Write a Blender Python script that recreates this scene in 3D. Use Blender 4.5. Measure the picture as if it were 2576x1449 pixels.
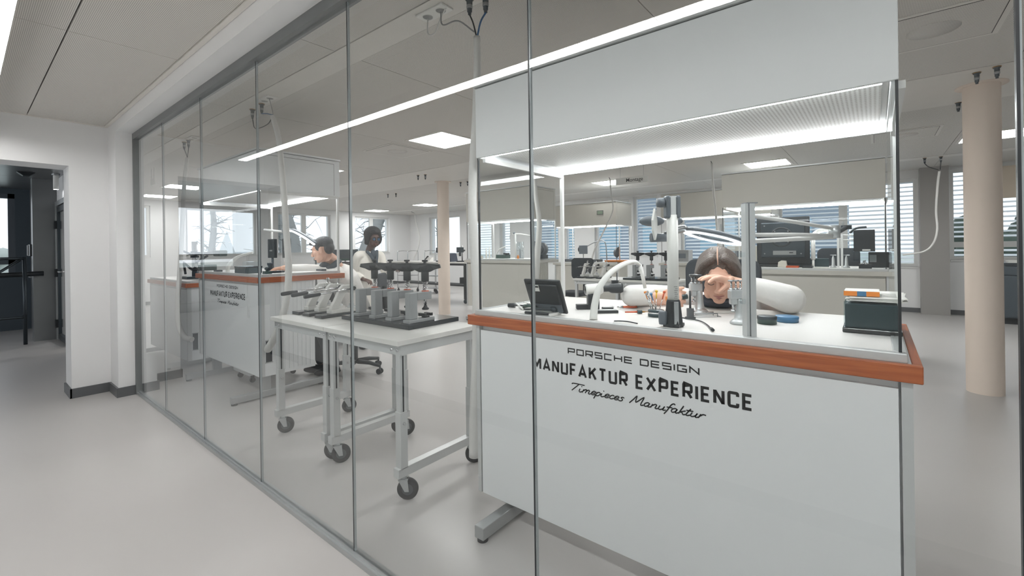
# Watch workshop behind a glass partition, seen from the corridor.  World: +x into the lab (square to the glass), +y along the glass, z up.
import bpy, math, random
from math import sin, cos, pi, radians, sqrt
from mathutils import Vector, Matrix, Quaternion
random.seed(7)
for _o in list(bpy.data.objects): bpy.data.objects.remove(_o)
SC = bpy.context.scene
COL = SC.collection
V = Vector
# ---------------------------------------------------------------- camera
YAW, ROLL = .8901, -.014
def _cam():
    c, s = cos(YAW), sin(YAW); cr, sr = cos(ROLL), sin(ROLL)
    Rz = Matrix(((c, -s, 0), (s, c, 0), (0, 0, 1)))
    Ry = Matrix(((cr, 0, sr), (0, 1, 0), (-sr, 0, cr)))
    M = Ry @ Rz                       # rows: right, forward, up
    right, fwd, up = M[0], M[1], M[2]
    d = bpy.data.cameras.new('camera'); d.sensor_width = 36; d.sensor_fit = 'HORIZONTAL'
    d.lens = 36 * 1127.6 / 2576
    d.shift_x = -(1288.3 - 1288) / 2576; d.shift_y = (624.2 - 724.5) / 2576
    d.clip_start = .02; d.clip_end = 400
    o = bpy.data.objects.new('camera', d); COL.objects.link(o)
    m = Matrix.Identity(4)
    for i in range(3):
        m[i][0] = right[i]; m[i][1] = up[i]; m[i][2] = -fwd[i]
    m[2][3] = 1.3
    o.matrix_world = m
    SC.camera = o
_cam()
# ---------------------------------------------------------------- view, world
SC.view_settings.view_transform = 'Standard'; SC.view_settings.look = 'None'
SC.view_settings.exposure = 0.0; SC.view_settings.gamma = 1.0
SC.view_settings.use_curve_mapping = False
SC.cycles.max_bounces = 10; SC.cycles.diffuse_bounces = 5; SC.cycles.glossy_bounces = 4
SC.cycles.transparent_max_bounces = 40; SC.cycles.transmission_bounces = 8
SC.cycles.sample_clamp_indirect = 6.0
W = bpy.data.worlds.new('overcast_sky'); SC.world = W; W.use_nodes = True
_b = W.node_tree.nodes['Background']; _b.inputs[0].default_value = (.93, .965, 1, 1); _b.inputs[1].default_value = 1.5
PANEL_E, STRIP_E, HOOD_E = 30.0, 31.0, 36.0     # ceiling light panels, corridor strip, bench hood tubes
# ---------------------------------------------------------------- materials
def lin(c):
    f = lambda u: u / 12.92 if u <= .04045 else ((u + .055) / 1.055) ** 2.4
    if isinstance(c, str): c = [int(c[i:i + 2], 16) / 255 for i in (0, 2, 4)]
    return (f(c[0]), f(c[1]), f(c[2]), 1)
MATS = {}
def mat(name, col, rough=.5, metal=0, emit=0, spec=.5, noise=None, bump=None, coat=0, alpha=None):
    m = bpy.data.materials.new(name); m.use_nodes = True; MATS[name] = m
    nt = m.node_tree; p = nt.nodes['Principled BSDF']; c = lin(col)
    p.inputs['Base Color'].default_value = c; p.inputs['Roughness'].default_value = rough
    p.inputs['Metallic'].default_value = metal; p.inputs['Specular IOR Level'].default_value = spec
    if coat: p.inputs['Coat Weight'].default_value = coat
    if emit:
        p.inputs['Emission Color'].default_value = c; p.inputs['Emission Strength'].default_value = emit
    tc = nt.nodes.new('ShaderNodeTexCoord')
    n = nt.nodes.new('ShaderNodeTexNoise'); sc, amt = noise or (6, .04)
    n.inputs['Scale'].default_value = sc; n.inputs['Detail'].default_value = 4
    nt.links.new(tc.outputs['Object'], n.inputs['Vector'])
    if not emit:
        mr = nt.nodes.new('ShaderNodeMapRange'); mr.inputs[3].default_value = 1 - amt; mr.inputs[4].default_value = 1 + amt
        nt.links.new(n.outputs['Fac'], mr.inputs[0])
        mx = nt.nodes.new('ShaderNodeMix'); mx.data_type = 'RGBA'; mx.blend_type = 'MULTIPLY'; mx.inputs[0].default_value = 1
        mx.inputs[6].default_value = c; nt.links.new(mr.outputs[0], mx.inputs[7])
        nt.links.new(mx.outputs[2], p.inputs['Base Color'])
    if bump:
        b = nt.nodes.new('ShaderNodeBump'); n2 = nt.nodes.new('ShaderNodeTexNoise'); n2.inputs['Scale'].default_value = bump[0]
        nt.links.new(tc.outputs['Object'], n2.inputs['Vector']); nt.links.new(n2.outputs['Fac'], b.inputs['Height'])
        b.inputs['Strength'].default_value = bump[1]; b.inputs['Distance'].default_value = .01
        nt.links.new(b.outputs[0], p.inputs['Normal'])
    return m
def perforated(name, col, hole, pitch=.008, rad=.3, rough=.5):
    """sheet metal with a square grid of round holes"""
    m = mat(name, col, rough); nt = m.node_tree; p = nt.nodes['Principled BSDF']
    tc = nt.nodes.new('ShaderNodeTexCoord'); sep = nt.nodes.new('ShaderNodeSeparateXYZ'); nt.links.new(tc.outputs['Object'], sep.inputs[0])
    def mth(op, a, b=None):
        q = nt.nodes.new('ShaderNodeMath'); q.operation = op
        for i, s in enumerate((a, b)):
            if s is None: continue
            if isinstance(s, (int, float)): q.inputs[i].default_value = s
            else: nt.links.new(s, q.inputs[i])
        return q.outputs[0]
    d = []
    for ax in (0, 1):
        f = mth('SUBTRACT', mth('FRACT', mth('MULTIPLY', sep.outputs[ax], 1 / pitch)), .5)
        d.append(mth('MULTIPLY', f, f))
    inside = mth('LESS_THAN', mth('ADD', d[0], d[1]), rad * rad)
    mx = nt.nodes.new('ShaderNodeMix'); mx.data_type = 'RGBA'
    nt.links.new(inside, mx.inputs[0]); mx.inputs[6].default_value = lin(col); mx.inputs[7].default_value = lin(hole)
    nt.links.new(mx.outputs[2], p.inputs['Base Color'])
    return m
def wood(name, a, b, axis=1):
    m = mat(name, a, .38); nt = m.node_tree; p = nt.nodes['Principled BSDF']
    tc = nt.nodes.new('ShaderNodeTexCoord'); mp = nt.nodes.new('ShaderNodeMapping')
    s = [34, 34, 34]; s[axis] = 1.6; mp.inputs['Scale'].default_value = s
    n = nt.nodes.new('ShaderNodeTexNoise'); n.inputs['Scale'].default_value = 3; n.inputs['Detail'].default_value = 8; n.inputs['Distortion'].default_value = .6
    r = nt.nodes.new('ShaderNodeValToRGB'); r.color_ramp.elements[0].position = .34; r.color_ramp.elements[1].position = .66
    r.color_ramp.elements[0].color = lin(a); r.color_ramp.elements[1].color = lin(b)
    nt.links.new(tc.outputs['Object'], mp.inputs[0]); nt.links.new(mp.outputs[0], n.inputs[0]); nt.links.new(n.outputs['Fac'], r.inputs[0]); nt.links.new(r.outputs[0], p.inputs['Base Color'])
    return m
def glass(name, tint=(1, 1, 1), refl=1.0, rough=0.0, coated=.024):
    """thin architectural pane: clear transmission plus a Fresnel mirror on the face that meets the ray first; the low-reflection coating takes a little off it"""
    m = bpy.data.materials.new(name); m.use_nodes = True; MATS[name] = m
    nt = m.node_tree; nt.nodes.clear(); N = nt.nodes.new
    out = N('ShaderNodeOutputMaterial'); t = N('ShaderNodeBsdfTransparent'); t.inputs[0].default_value = (*tint, 1)
    g = N('ShaderNodeBsdfGlossy'); g.inputs['Roughness'].default_value = rough; g.inputs[0].default_value = (.95, .97, .97, 1)
    fr = N('ShaderNodeFresnel'); fr.inputs[0].default_value = 1.5
    geo = N('ShaderNodeNewGeometry')
    a = N('ShaderNodeMath'); a.operation = 'SUBTRACT'; a.inputs[0].default_value = 1; nt.links.new(geo.outputs['Backfacing'], a.inputs[1])
    b = N('ShaderNodeMath'); b.operation = 'MULTIPLY'; nt.links.new(fr.outputs[0], b.inputs[0]); nt.links.new(a.outputs[0], b.inputs[1])
    e = N('ShaderNodeMath'); e.operation = 'SUBTRACT'; e.use_clamp = True; nt.links.new(b.outputs[0], e.inputs[0]); e.inputs[1].default_value = coated
    c = N('ShaderNodeMath'); c.operation = 'MULTIPLY'; c.use_clamp = True; nt.links.new(e.outputs[0], c.inputs[0]); c.inputs[1].default_value = 1.7 * refl
    mix = N('ShaderNodeMixShader'); nt.links.new(c.outputs[0], mix.inputs[0]); nt.links.new(t.outputs[0], mix.inputs[1]); nt.links.new(g.outputs[0], mix.inputs[2])
    nt.links.new(mix.outputs[0], out.inputs[0])
    return m
mat('plaster_shaded', '9a9794', .75)  # plaster darkened so its colour holds the shade on the back wall pier
mat('plaster', 'e3e3e3', .75, noise=(2, .015)); mat('plaster_warm', 'e6d7ca', .7, noise=(2, .015))
mat('floor_resin', 'b7b4b2', .33, noise=(1.3, .03), spec=.35)
mat('anthracite', '48525a', .45); mat('skirting', '5b5d5f', .4); mat('dark_gap', '1c1d1e', .6)
perforated('perforated_panel', 'dcd8d2', '77746f', .007, .26, .55)
mat('panel_metal', 'dcd8d2', .5)
mat('white_metal', 'd9d9d7', .4); mat('bench_grey', 'e4e6e7', .42, noise=(3, .01)); mat('bench_beige', 'cbc8c0', .45, noise=(3, .01))
mat('alu', 'b9bcbd', .34, .75); mat('alu_light', 'cfd1d1', .38, .4); mat('chrome', 'd5d6d8', .14, 1); mat('steel', '9a9c9e', .3, .9)
mat('frame_grey', '7d7f80', .4, .5); mat('dark_steel', '3f464b', .35, .6)
mat('black_plastic', '1d2226', .42); mat('black_gloss', '14191c', .16, coat=.3); mat('grey_plastic', '596067', .42); mat('rubber', '2b2c2e', .7); mat('rubber_grey', '55585c', .6)
mat('white_plastic', 'e6e5e1', .35); mat('cream_plastic', 'd6d2c6', .4); mat('beige_dark', 'a9a59a', .5)
mat('worktop_white', 'e9e6e3', .35, noise=(3, .008)); mat('laminate', 'd7d6d2', .4, noise=(3, .012)); mat('table_edge', 'b9b8b4', .5)
wood('cherry_wood', '9c4f28', 'b9683a'); wood('cherry_wood_cross', '9c4f28', 'b9683a', 0)
mat('cast_white', 'd5d4d0', .45, bump=(60, .15)); mat('cast_grey', '8e9192', .42, bump=(60, .1)); mat('silver_cast', 'bfc2c3', .32, .55)
mat('granite_black', '20262b', .22, coat=.2); mat('ink', '141414', .5); mat('seal_dark', '23272b', .35); mat('seal_light', '9fa6a8', .25, .3)
mat('light_panel', 'fffefc', .5, emit=PANEL_E); mat('light_strip', 'fffefc', .5, emit=STRIP_E); mat('light_hood', 'fdfeff', .5, emit=HOOD_E); mat('ring_led', 'fdfeff', .5, emit=4)
glass('wall_glass', (.958, .968, .968), 1.0); glass('case_glass', (.98, .987, .987), .5); glass('window_glass', (.97, .985, 1), .6); glass('clear_plastic', (.9, .93, .94), .9)
mat('sleeve_white', 'd9d8d5', .6, bump=(30, .3)); mat('cable_blue', '2d5f8f', .5); mat('cable_grey', '8b8c8c', .5); mat('brass', 'a8824f', .3, .9)
mat('coat_cloth', 'e6e3df', .8, bump=(25, .25)); mat('coat_cream', 'd6d2ca', .8, bump=(25, .25)); mat('navy_cloth', '2a3240', .85); mat('charcoal_cloth', '33383d', .85, bump=(40, .2)); mat('shirt_dark', '3a444c', .8)
mat('skin_fair', 'dcae97', .5, noise=(20, .03)); mat('skin_deep', '4a3128', .45, noise=(20, .03)); mat('hair_brown', '4a3d35', .42, noise=(90, .35), bump=(160, .5)); mat('hair_dark', '25262a', .5, noise=(90, .3), bump=(140, .6)); mat('hair_black', '131418', .6, noise=(90, .3), bump=(120, .9))
mat('lip_rose', 'a8716a', .45); mat('lip_deep', '6e3f38', .45); mat('eye_white', 'e8e6e2', .3); mat('brow_brown', '3c2f28', .7); mat('scalp', 'c9a18c', .6)
mat('paper', 'e9e8e4', .7); mat('paper_print', 'cfcfcb', .7); mat('orange', 'd9812f', .4); mat('red_orange', 'c4552b', .45); mat('yellow', 'e2b52f', .4); mat('blue_item', '3d6f94', .4); mat('teal_dark', '22383d', .35); mat('green_dark', '2c443e', .4)
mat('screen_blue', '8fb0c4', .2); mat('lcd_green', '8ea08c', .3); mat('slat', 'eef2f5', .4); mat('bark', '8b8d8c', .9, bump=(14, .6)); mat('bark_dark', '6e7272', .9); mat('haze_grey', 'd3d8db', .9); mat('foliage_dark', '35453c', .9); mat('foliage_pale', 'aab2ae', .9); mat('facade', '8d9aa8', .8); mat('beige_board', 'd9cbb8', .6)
# ---------------------------------------------------------------- mesh helpers
class MB:
    def __init__(s): s.v = []; s.f = []; s.m = []; s.s = []
    def add(s, vs, fs, m=0, sm=False):
        o = len(s.v); s.v.extend(tuple(v) for v in vs)
        for f in fs: s.f.append([i + o for i in f]); s.m.append(m); s.s.append(sm)
        return s
    def box(s, x0, y0, z0, x1, y1, z1, m=0):
        x0, x1 = sorted((x0, x1)); y0, y1 = sorted((y0, y1)); z0, z1 = sorted((z0, z1))
        return s.add([(x0, y0, z0), (x1, y0, z0), (x1, y1, z0), (x0, y1, z0), (x0, y0, z1), (x1, y0, z1), (x1, y1, z1), (x0, y1, z1)],
                     [(0, 3, 2, 1), (4, 5, 6, 7), (0, 1, 5, 4), (1, 2, 6, 5), (2, 3, 7, 6), (3, 0, 4, 7)], m)
    def obox(s, c, size, R=None, m=0):
        R = R or Matrix.Identity(3); c = V(c); h = [a / 2 for a in size]; vs = []
        for z in (-1, 1):
            for x, y in ((-1, -1), (1, -1), (1, 1), (-1, 1)): vs.append(c + R @ V((x * h[0], y * h[1], z * h[2])))
        return s.add(vs, [(0, 3, 2, 1), (4, 5, 6, 7), (0, 1, 5, 4), (1, 2, 6, 5), (2, 3, 7, 6), (3, 0, 4, 7)], m)
    def bar(s, p0, p1, w, h=None, m=0, up=(0, 0, 1)):
        p0, p1 = V(p0), V(p1); d = p1 - p0; L = d.length; x = d / L; u = V(up)
        if abs(x.dot(u)) > .99: u = V((1, 0, 0))
        y = u.cross(x).normalized(); z = x.cross(y); R = Matrix((x, y, z)).transposed()
        return s.obox((p0 + p1) / 2, (L, w, h or w), R, m)
    def tube(s, pts, r, n=10, m=0, sm=True, cap=True, flat=1.0):
        pts = [V(p) for p in pts]; k = len(pts); rs = r if isinstance(r, (list, tuple)) else [r] * k
        t0 = (pts[1] - pts[0]).normalized(); a = V((0, 0, 1)) if abs(t0.z) < .9 else V((1, 0, 0))
        nrm = (a - t0 * a.dot(t0)).normalized(); vs = []
        for i, p in enumerate(pts):
            t = (pts[min(i + 1, k - 1)] - pts[max(i - 1, 0)]).normalized()
            nrm = (nrm - t * nrm.dot(t)).normalized(); b = t.cross(nrm)
            for j in range(n):
                q = 2 * pi * j / n; vs.append(p + (nrm * cos(q) * flat + b * sin(q)) * rs[i])
        fs = [(i * n + j, i * n + (j + 1) % n, (i + 1) * n + (j + 1) % n, (i + 1) * n + j) for i in range(k - 1) for j in range(n)]
        s.add(vs, fs, m, sm)
        if cap: s.add([], []); o = len(s.v) - k * n; s.f.append([o + j for j in range(n)][::-1]); s.f.append([o + (k - 1) * n + j for j in range(n)]); s.m += [m, m]; s.s += [False, False]
        return s
    def cyl(s, p0, p1, r0, r1=None, n=20, m=0, sm=True): return s.tube([p0, p1], [r0, r0 if r1 is None else r1], n, m, sm)
    def lathe(s, prof, c=(0, 0, 0), ax=(0, 0, 1), n=24, m=0, sm=True):
        ax = V(ax).normalized(); a = V((1, 0, 0)) if abs(ax.x) < .9 else V((0, 1, 0)); u = (a - ax * a.dot(ax)).normalized(); w = ax.cross(u); c = V(c); vs = []
        for r, z in prof:
            for j in range(n): q = 2 * pi * j / n; vs.append(c + ax * z + (u * cos(q) + w * sin(q)) * r)
        k = len(prof)
        return s.add(vs, [(i * n + j, i * n + (j + 1) % n, (i + 1) * n + (j + 1) % n, (i + 1) * n + j) for i in range(k - 1) for j in range(n)], m, sm)
    def prism(s, poly, ax, a, b, m=0, sm=False):
        """poly in the two axes left of ax (order x,y,z), extruded from a to b"""
        def P(u, v, w): return {'x': (w, u, v), 'y': (u, w, v), 'z': (u, v, w)}[ax]
        n = len(poly); vs = [P(u, v, a) for u, v in poly] + [P(u, v, b) for u, v in poly]
        ar = sum(poly[i][0] * poly[(i + 1) % n][1] - poly[(i + 1) % n][0] * poly[i][1] for i in range(n))
        flip = (ar > 0) != (ax == 'y'); 
        if b < a: flip = not flip
        lo, hi = list(range(n)), list(range(n, 2 * n)); sd = [(i, (i + 1) % n, n + (i + 1) % n, n + i) for i in range(n)]
        if flip: fs = [lo[::-1], hi] + sd
        else: fs = [lo, hi[::-1]] + [q[::-1] for q in sd]
        return s.add(vs, fs, m, sm)
    def ell(s, c, r, n=18, k=12, m=0, R=None):
        c = V(c); R = R or Matrix.Identity(3); r = (r, r, r) if isinstance(r, (int, float)) else r; vs = []
        for i in range(k + 1):
            t = pi * i / k
            for j in range(n): q = 2 * pi * j / n; vs.append(c + R @ V((r[0] * sin(t) * cos(q), r[1] * sin(t) * sin(q), -r[2] * cos(t))))
        return s.add(vs, [(i * n + j, i * n + (j + 1) % n, (i + 1) * n + (j + 1) % n, (i + 1) * n + j) for i in range(k) for j in range(n)], m, True)
    def torus(s, c, R, r, ax=(0, 0, 1), n=36, k=10, m=0, flat=1.0):
        ax = V(ax).normalized(); a = V((1, 0, 0)) if abs(ax.x) < .9 else V((0, 1, 0)); u = (a - ax * a.dot(ax)).normalized(); w = ax.cross(u); c = V(c); vs = []
        for i in range(n):
            q = 2 * pi * i / n; d = u * cos(q) + w * sin(q)
            for j in range(k): p = 2 * pi * j / k; vs.append(c + d * (R + r * cos(p)) + ax * r * sin(p) * flat)
        return s.add(vs, [(i * k + j, ((i + 1) % n) * k + j, ((i + 1) % n) * k + (j + 1) % k, i * k + (j + 1) % k) for i in range(n) for j in range(k)], m, True)
    def mesh(s, name):
        me = bpy.data.meshes.new(name); me.from_pydata(s.v, [], s.f); me.update()
        me.polygons.foreach_set('material_index', s.m); me.polygons.foreach_set('use_smooth', s.s); return me
def obj(name, mb, mats, parent=None, loc=(0, 0, 0), rotz=0, bev=0, seg=2):
    me = mb.mesh(name)
    for m in ([mats] if isinstance(mats, str) else mats): me.materials.append(MATS[m])
    o = bpy.data.objects.new(name, me); COL.objects.link(o); o.location = loc; o.rotation_euler = (0, 0, rotz)
    if parent: o.parent = parent
    if bev:
        b = o.modifiers.new('edge', 'BEVEL'); b.width = bev; b.segments = seg; b.limit_method = 'ANGLE'; b.angle_limit = radians(40)
    return o
def tag(o, label, cat, group=None, kind=None):
    o['label'] = label; o['category'] = cat
    if group: o['group'] = group
    if kind: o['kind'] = kind
    return o
def thing(name, label, cat, loc=(0, 0, 0), rotz=0, group=None):
    o = bpy.data.objects.new(name, None); o.empty_display_size = .05; COL.objects.link(o); o.location = loc; o.rotation_euler = (0, 0, rotz)
    return tag(o, label, cat, group)
def solo(name, mb, mats, label, cat, loc=(0, 0, 0), rotz=0, group=None, bev=0, seg=2): return tag(obj(name, mb, mats, None, loc, rotz, bev, seg), label, cat, group)
def struct(name, mb, mats, label, cat=None, parent=None, bev=0):
    o = obj(name, mb, mats, parent, bev=bev)
    if not parent: tag(o, label, cat or name.split('_')[0], kind='structure')
    return o
def dup(root, loc=None, rotz=None, label=None, group=None):
    def cp(o, par):
        c = o.copy(); COL.objects.link(c)
        if par: c.parent = par
        for ch in o.children: cp(ch, c)
        return c
    r = cp(root, None)
    if loc is not None: r.location = loc
    if rotz is not None: r.rotation_euler = (0, 0, rotz)
    if label: r['label'] = label
    if group: r['group'] = group
    return r
def spline(pts, k=8):
    """Catmull-Rom through pts"""
    pts = [V(p) for p in pts]; P = [pts[0] * 2 - pts[1]] + pts + [pts[-1] * 2 - pts[-2]]; out = []
    for i in range(1, len(P) - 2):
        for j in range(k):
            t = j / k; a, b, c, d = P[i - 1], P[i], P[i + 1], P[i + 2]
            out.append(.5 * ((2 * b) + (c - a) * t + (2 * a - 5 * b + 4 * c - d) * t * t + (3 * b - a - 3 * c + d) * t ** 3))
    return out + [pts[-1]]
def arc(c, r, a0, a1, n=6): return [(c[0] + r * cos(radians(a0 + (a1 - a0) * i / n)), c[1] + r * sin(radians(a0 + (a1 - a0) * i / n))) for i in range(n + 1)]
def rrect(x0, y0, x1, y1, r, n=5): return arc((x1 - r, y0 + r), r, -90, 0, n) + arc((x1 - r, y1 - r), r, 0, 90, n) + arc((x0 + r, y1 - r), r, 90, 180, n) + arc((x0 + r, y0 + r), r, 180, 270, n)
def ribbon(mb, pts, w, P, m=0):
    """flat stroke of width w along 2-D pts with mitred joints, mapped to space by P(u, v)"""
    n = len(pts); closed = n > 2 and abs(pts[0][0] - pts[-1][0]) + abs(pts[0][1] - pts[-1][1]) < 1e-6
    if closed: pts = pts[:-1]; n -= 1
    pts = [V((p[0], p[1])) for p in pts]; L = []; R = []
    for i in range(n):
        a = pts[i - 1] if (i or closed) else None; b = pts[(i + 1) % n] if (i < n - 1 or closed) else None
        d1 = (pts[i] - a).normalized() if a is not None else (b - pts[i]).normalized(); d2 = (b - pts[i]).normalized() if b is not None else d1
        n1 = V((-d1.y, d1.x)); n2 = V((-d2.y, d2.x)); q = (n1 + n2)
        q = q.normalized() if q.length > 1e-4 else n1
        k = w / 2 / max(.45, q.dot(n1)); L.append(pts[i] + q * k); R.append(pts[i] - q * k)
    vs = [P(*p) for p in L] + [P(*p) for p in R]
    return mb.add(vs, [(i, n + i, n + (i + 1) % n, (i + 1) % n) for i in range(n if closed else n - 1)], m)
# ================================================================ large structure
XG = 1.046; BX = 11.2; FY = 14.2; CZ = 2.65; RY = -5.0
struct('floor', MB().box(-3.2, RY, -.12, BX + .3, FY + .3, 0), 'floor_resin', 'seamless pale grey resin floor running through corridor and workshop')
def wall(name, ax, a, b, c0, c1, z0, z1, holes, m, label):
    """wall slab: ax='x' fills x in (a,b) and runs along y from c0 to c1; holes are (c0,c1,z0,z1)"""
    mb = MB()
    def bx(u0, u1, w0, w1):
        if u1 - u0 < 1e-4 or w1 - w0 < 1e-4: return
        mb.box(a, u0, w0, b, u1, w1) if ax == 'x' else mb.box(u0, a, w0, u1, b, w1)
    u = c0
    for h0, h1, q0, q1 in sorted(holes):
        bx(u, h0, z0, z1); bx(h0, h1, z0, q0); bx(h0, h1, q1, z1); u = h1
    bx(u, c1, z0, z1)
    return struct(name, mb, m, label)
wall('wall_corridor', 'x', -.5, -.4, -4, 5.65, 0, 2.56, [], 'plaster', 'white plaster corridor wall facing the glass partition')
wall('wall_doorway', 'y', 5.65, 5.98, -.4, .9, 0, 2.5, [(-.4, .632, 0, 2.1)], 'plaster', 'white plaster wall with the doorway to the dark vestibule')
mb = MB().box(.9, 5.33, 0, 1.1, 5.98, 2.7); struct('wall_pier', mb, 'plaster', 'white plaster pier where the glass partition ends')
mb = MB().box(.9, RY, 2.405, 1.1, 5.33, 2.7); struct('wall_header', mb, 'plaster', 'white plaster header above the glass partition')
wall('wall_side', 'x', .96, 1.1, 5.98, FY, 0, 2.7, [(8.2, 9.75, 0, 2.1)], 'plaster', 'white plaster wall between vestibule and workshop')
wall('wall_end', 'y', RY - .15, RY, -.5, BX, 0, 2.7, [], 'plaster', 'white plaster end wall of the workshop outside the picture')
# skirting
mb = MB().box(.62, 5.635, 0, .9, 5.65, .085).box(.617, 5.635, 0, .632, 5.98, .085).box(.885, 5.33, 0, .9, 5.635, .085).box(.885, 5.315, 0, 1.025, 5.33, .085)
for x, y in ((.84, 5.634), (.72, 5.634)): mb.cyl((x, y, .05), (x, y - .002, .05), .006, n=10)
struct('baseboard_doorway', mb, 'skirting', 'dark grey skirting around doorway wall and pier', 'skirting')
struct('baseboard_corridor', MB().box(-.4, -4, 0, -.385, 5.65, .085), 'skirting', 'dark grey skirting along the corridor wall', 'skirting')
struct('baseboard_side', MB().box(1.1, 5.98, 0, 1.112, FY, .085), 'skirting', 'dark grey skirting along the workshop side wall', 'skirting')
# corridor ceiling
mb = MB()
for x0, x1 in ((-.398, .374), (.38, .868)):
    for y0, y1 in ((-3.9, -.2), (-.196, 3.354), (3.36, 5.648)): mb.box(x0, y0, 2.5, x1, y1, 2.515)
mb.box(.872, -3.9, 2.492, .898, 5.65, 2.515, 1).box(-.4, 5.63, 2.494, .872, 5.65, 2.515, 1).box(-.5, -4, 2.52, .9, 5.65, 2.56, 2)
struct('ceiling_corridor', mb, ['perforated_panel', 'panel_metal', 'dark_gap'], 'perforated grey metal corridor ceiling with thin joints', 'ceiling')
# workshop ceiling
xs = [(1.1, 1.612, 0), (1.618, 1.812, 1), (1.818, 4.995, 0), (5.001, 6.145, 1), (6.151, 9.6, 0), (9.606, 9.85, 1), (9.856, BX, 0)]
ys = [RY, -2.66, -.83, 1.0, 2.83, 4.66, 6.49, 8.32, 10.15, 11.98, FY]
mb = MB()
for x0, x1, pl in xs:
    if pl: mb.box(x0, RY, CZ - .003, x1, FY, CZ + .02, 1)
    else:
        for y0, y1 in zip(ys, ys[1:]): mb.box(x0, y0, CZ, x1, y1 - .005, CZ + .02, 0)
mb.box(1.1, RY, CZ + .025, BX, FY, CZ + .08, 2)
struct('ceiling', mb, ['perforated_panel', 'panel_metal', 'dark_gap'], 'perforated metal workshop ceiling with smooth service strips')
# glass partition
jy = [5.33, 4.46, 3.555, 2.648, 1.725, .772, -.176, -1.1, -2.0, -2.95, -3.9, RY]
gw = tag(bpy.data.objects.new('window_1', None), 'frameless floor to ceiling glass partition between corridor and workshop', 'window', kind='structure'); COL.objects.link(gw)
struct('track', MB().box(1.018, RY, 2.35, 1.076, 5.33, 2.405).box(1.018, 5.3, 0, 1.076, 5.33, 2.35), 'frame_grey', '', parent=gw)
struct('floor_track', MB().box(1.022, RY, 0, 1.072, 5.3, .022).box(1.032, RY, .022, 1.062, 5.3, .03), 'alu', '', parent=gw)
for i, (a, b) in enumerate(zip(jy, jy[1:])):
    struct('pane', MB().box(1.04, b + .003, .03, 1.052, a - .003, 2.35), 'wall_glass', '', parent=gw)
    if i: struct('joint', MB().box(1.0395, a - .002, .03, 1.0525, a + .002, 2.35, 0).box(1.041, a - .0048, .03, 1.051, a - .002, 2.35, 1), ['seal_dark', 'seal_light'], '', parent=gw)
# corridor pendant strip
t = thing('strip_light', 'long white LED strip light hanging in the corridor and mirrored in the partition', 'light', (.112, 0, 2.3))
obj('housing', MB().box(-.042, -3.5, .004, .042, 5.4, .07), 'white_metal', t); obj('diffuser', MB().box(-.04, -3.48, 0, .04, 5.38, .004), 'light_strip', t)
for y in (-2.5, .2, 2.7, 5.2): obj('hanger', MB().cyl((0, y, .07), (0, y, .2), .0015, n=6), 'steel', t)
# columns
for i, (x, y, lb) in enumerate(((5.56, -.725, 'round white column with a ceiling collar beside the right hand bench'), (6.12, 6.72, 'round white column behind the standing woman'))):
    mb = MB().lathe([(.118, 0), (.118, CZ)], (x, y, 0), n=48).lathe([(.118, CZ - .012), (.165, CZ - .012), (.165, CZ), (.118, CZ)], (x, y, 0), n=48)
    struct('column_%d' % (i + 1), mb, 'plaster_warm', lb, 'column')
# ---------------------------------------------------------------- windows
WN = [1]
def window(ax, pos, a, b, z0, z1, label, mull=(), blind=None, rail=None, depth=.22):
    """window in a wall whose inner face is at pos; the outside lies at +ax"""
    WN[0] += 1; r = tag(bpy.data.objects.new('window_%d' % WN[0], None), label, 'window', kind='structure'); COL.objects.link(r)
    def B(mb, u0, u1, w0, w1, d0, d1): return mb.box(pos + d0, u0, w0, pos + d1, u1, w1) if ax == 'x' else mb.box(u0, pos + d0, w0, u1, pos + d1, w1)
    f = MB(); t = .055
    B(f, a, b, z0, z0 + t, .08, .15); B(f, a, b, z1 - t, z1, .08, .15); B(f, a, a + t, z0 + t, z1 - t, .08, .15); B(f, b - t, b, z0 + t, z1 - t, .08, .15)
    for q in mull: B(f, q - .07, q + .07, z0 + t, z1 - t, .075, .15)
    if rail: B(f, a + t, b - t, rail, rail + .1, .08, .15)
    obj('window_frame', f, 'white_metal', r); 
    obj('pane', B(MB(), a + t, b - t, z0 + t, z1 - t, .11, .118), 'window_glass', r)
    obj('sill', B(MB(), a, b, z0 - .03, z0, -.02, .08), 'white_metal', r)
    if mull or b - a < 1.1:
        q = mull[0] if mull else a + .03
        obj('handle', B(B(MB(), q - .015, q + .015, (z0 + z1) / 2 - .07, (z0 + z1) / 2 + .07, .06, .08), q - .012, q + .012, (z0 + z1) / 2 - .1, (z0 + z1) / 2 + .02, .035, .06), 'alu', r)
    if blind:
        s = MB(); z = z0 + .08; c, sn = cos(radians(21)), sin(radians(21)); w = .046
        while z < z1 - .03:
            if not (rail and rail - .02 < z < rail + .12):
                p = [(-w * c, -w * sn), (w * c, w * sn)]; d = depth
                if ax == 'x': s.add([(pos + d - w * c, a + .05, z - w * sn), (pos + d - w * c, b - .05, z - w * sn), (pos + d + w * c, b - .05, z + w * sn), (pos + d + w * c, a + .05, z + w * sn)], [(0, 1, 2, 3)])
            z += .084
        o = obj('blind', s, 'slat', r); sd = o.modifiers.new('thick', 'SOLIDIFY'); sd.thickness = .003
    return r
bw = [(11.45, 13.1, 1.1, 2.5), (9.95, 10.95, .85, 2.55), (9.15, 9.6, .85, 2.55), (7.3, 8.3, .85, 2.55), (6.75, 7.12, .85, 2.55), (5.06, 6.1, .85, 2.55), (4.3, 4.95, 1.05, 2.6), (1.9, 3.72, .85, 2.6), (-.62, 1.62, .85, 2.5), (-3.3, -1.05, .98, 2.6)]
wall('wall_back', 'x', BX, BX + .3, RY, FY + .3, 0, 2.75, bw, 'plaster', 'white back wall with blind covered windows')
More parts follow.
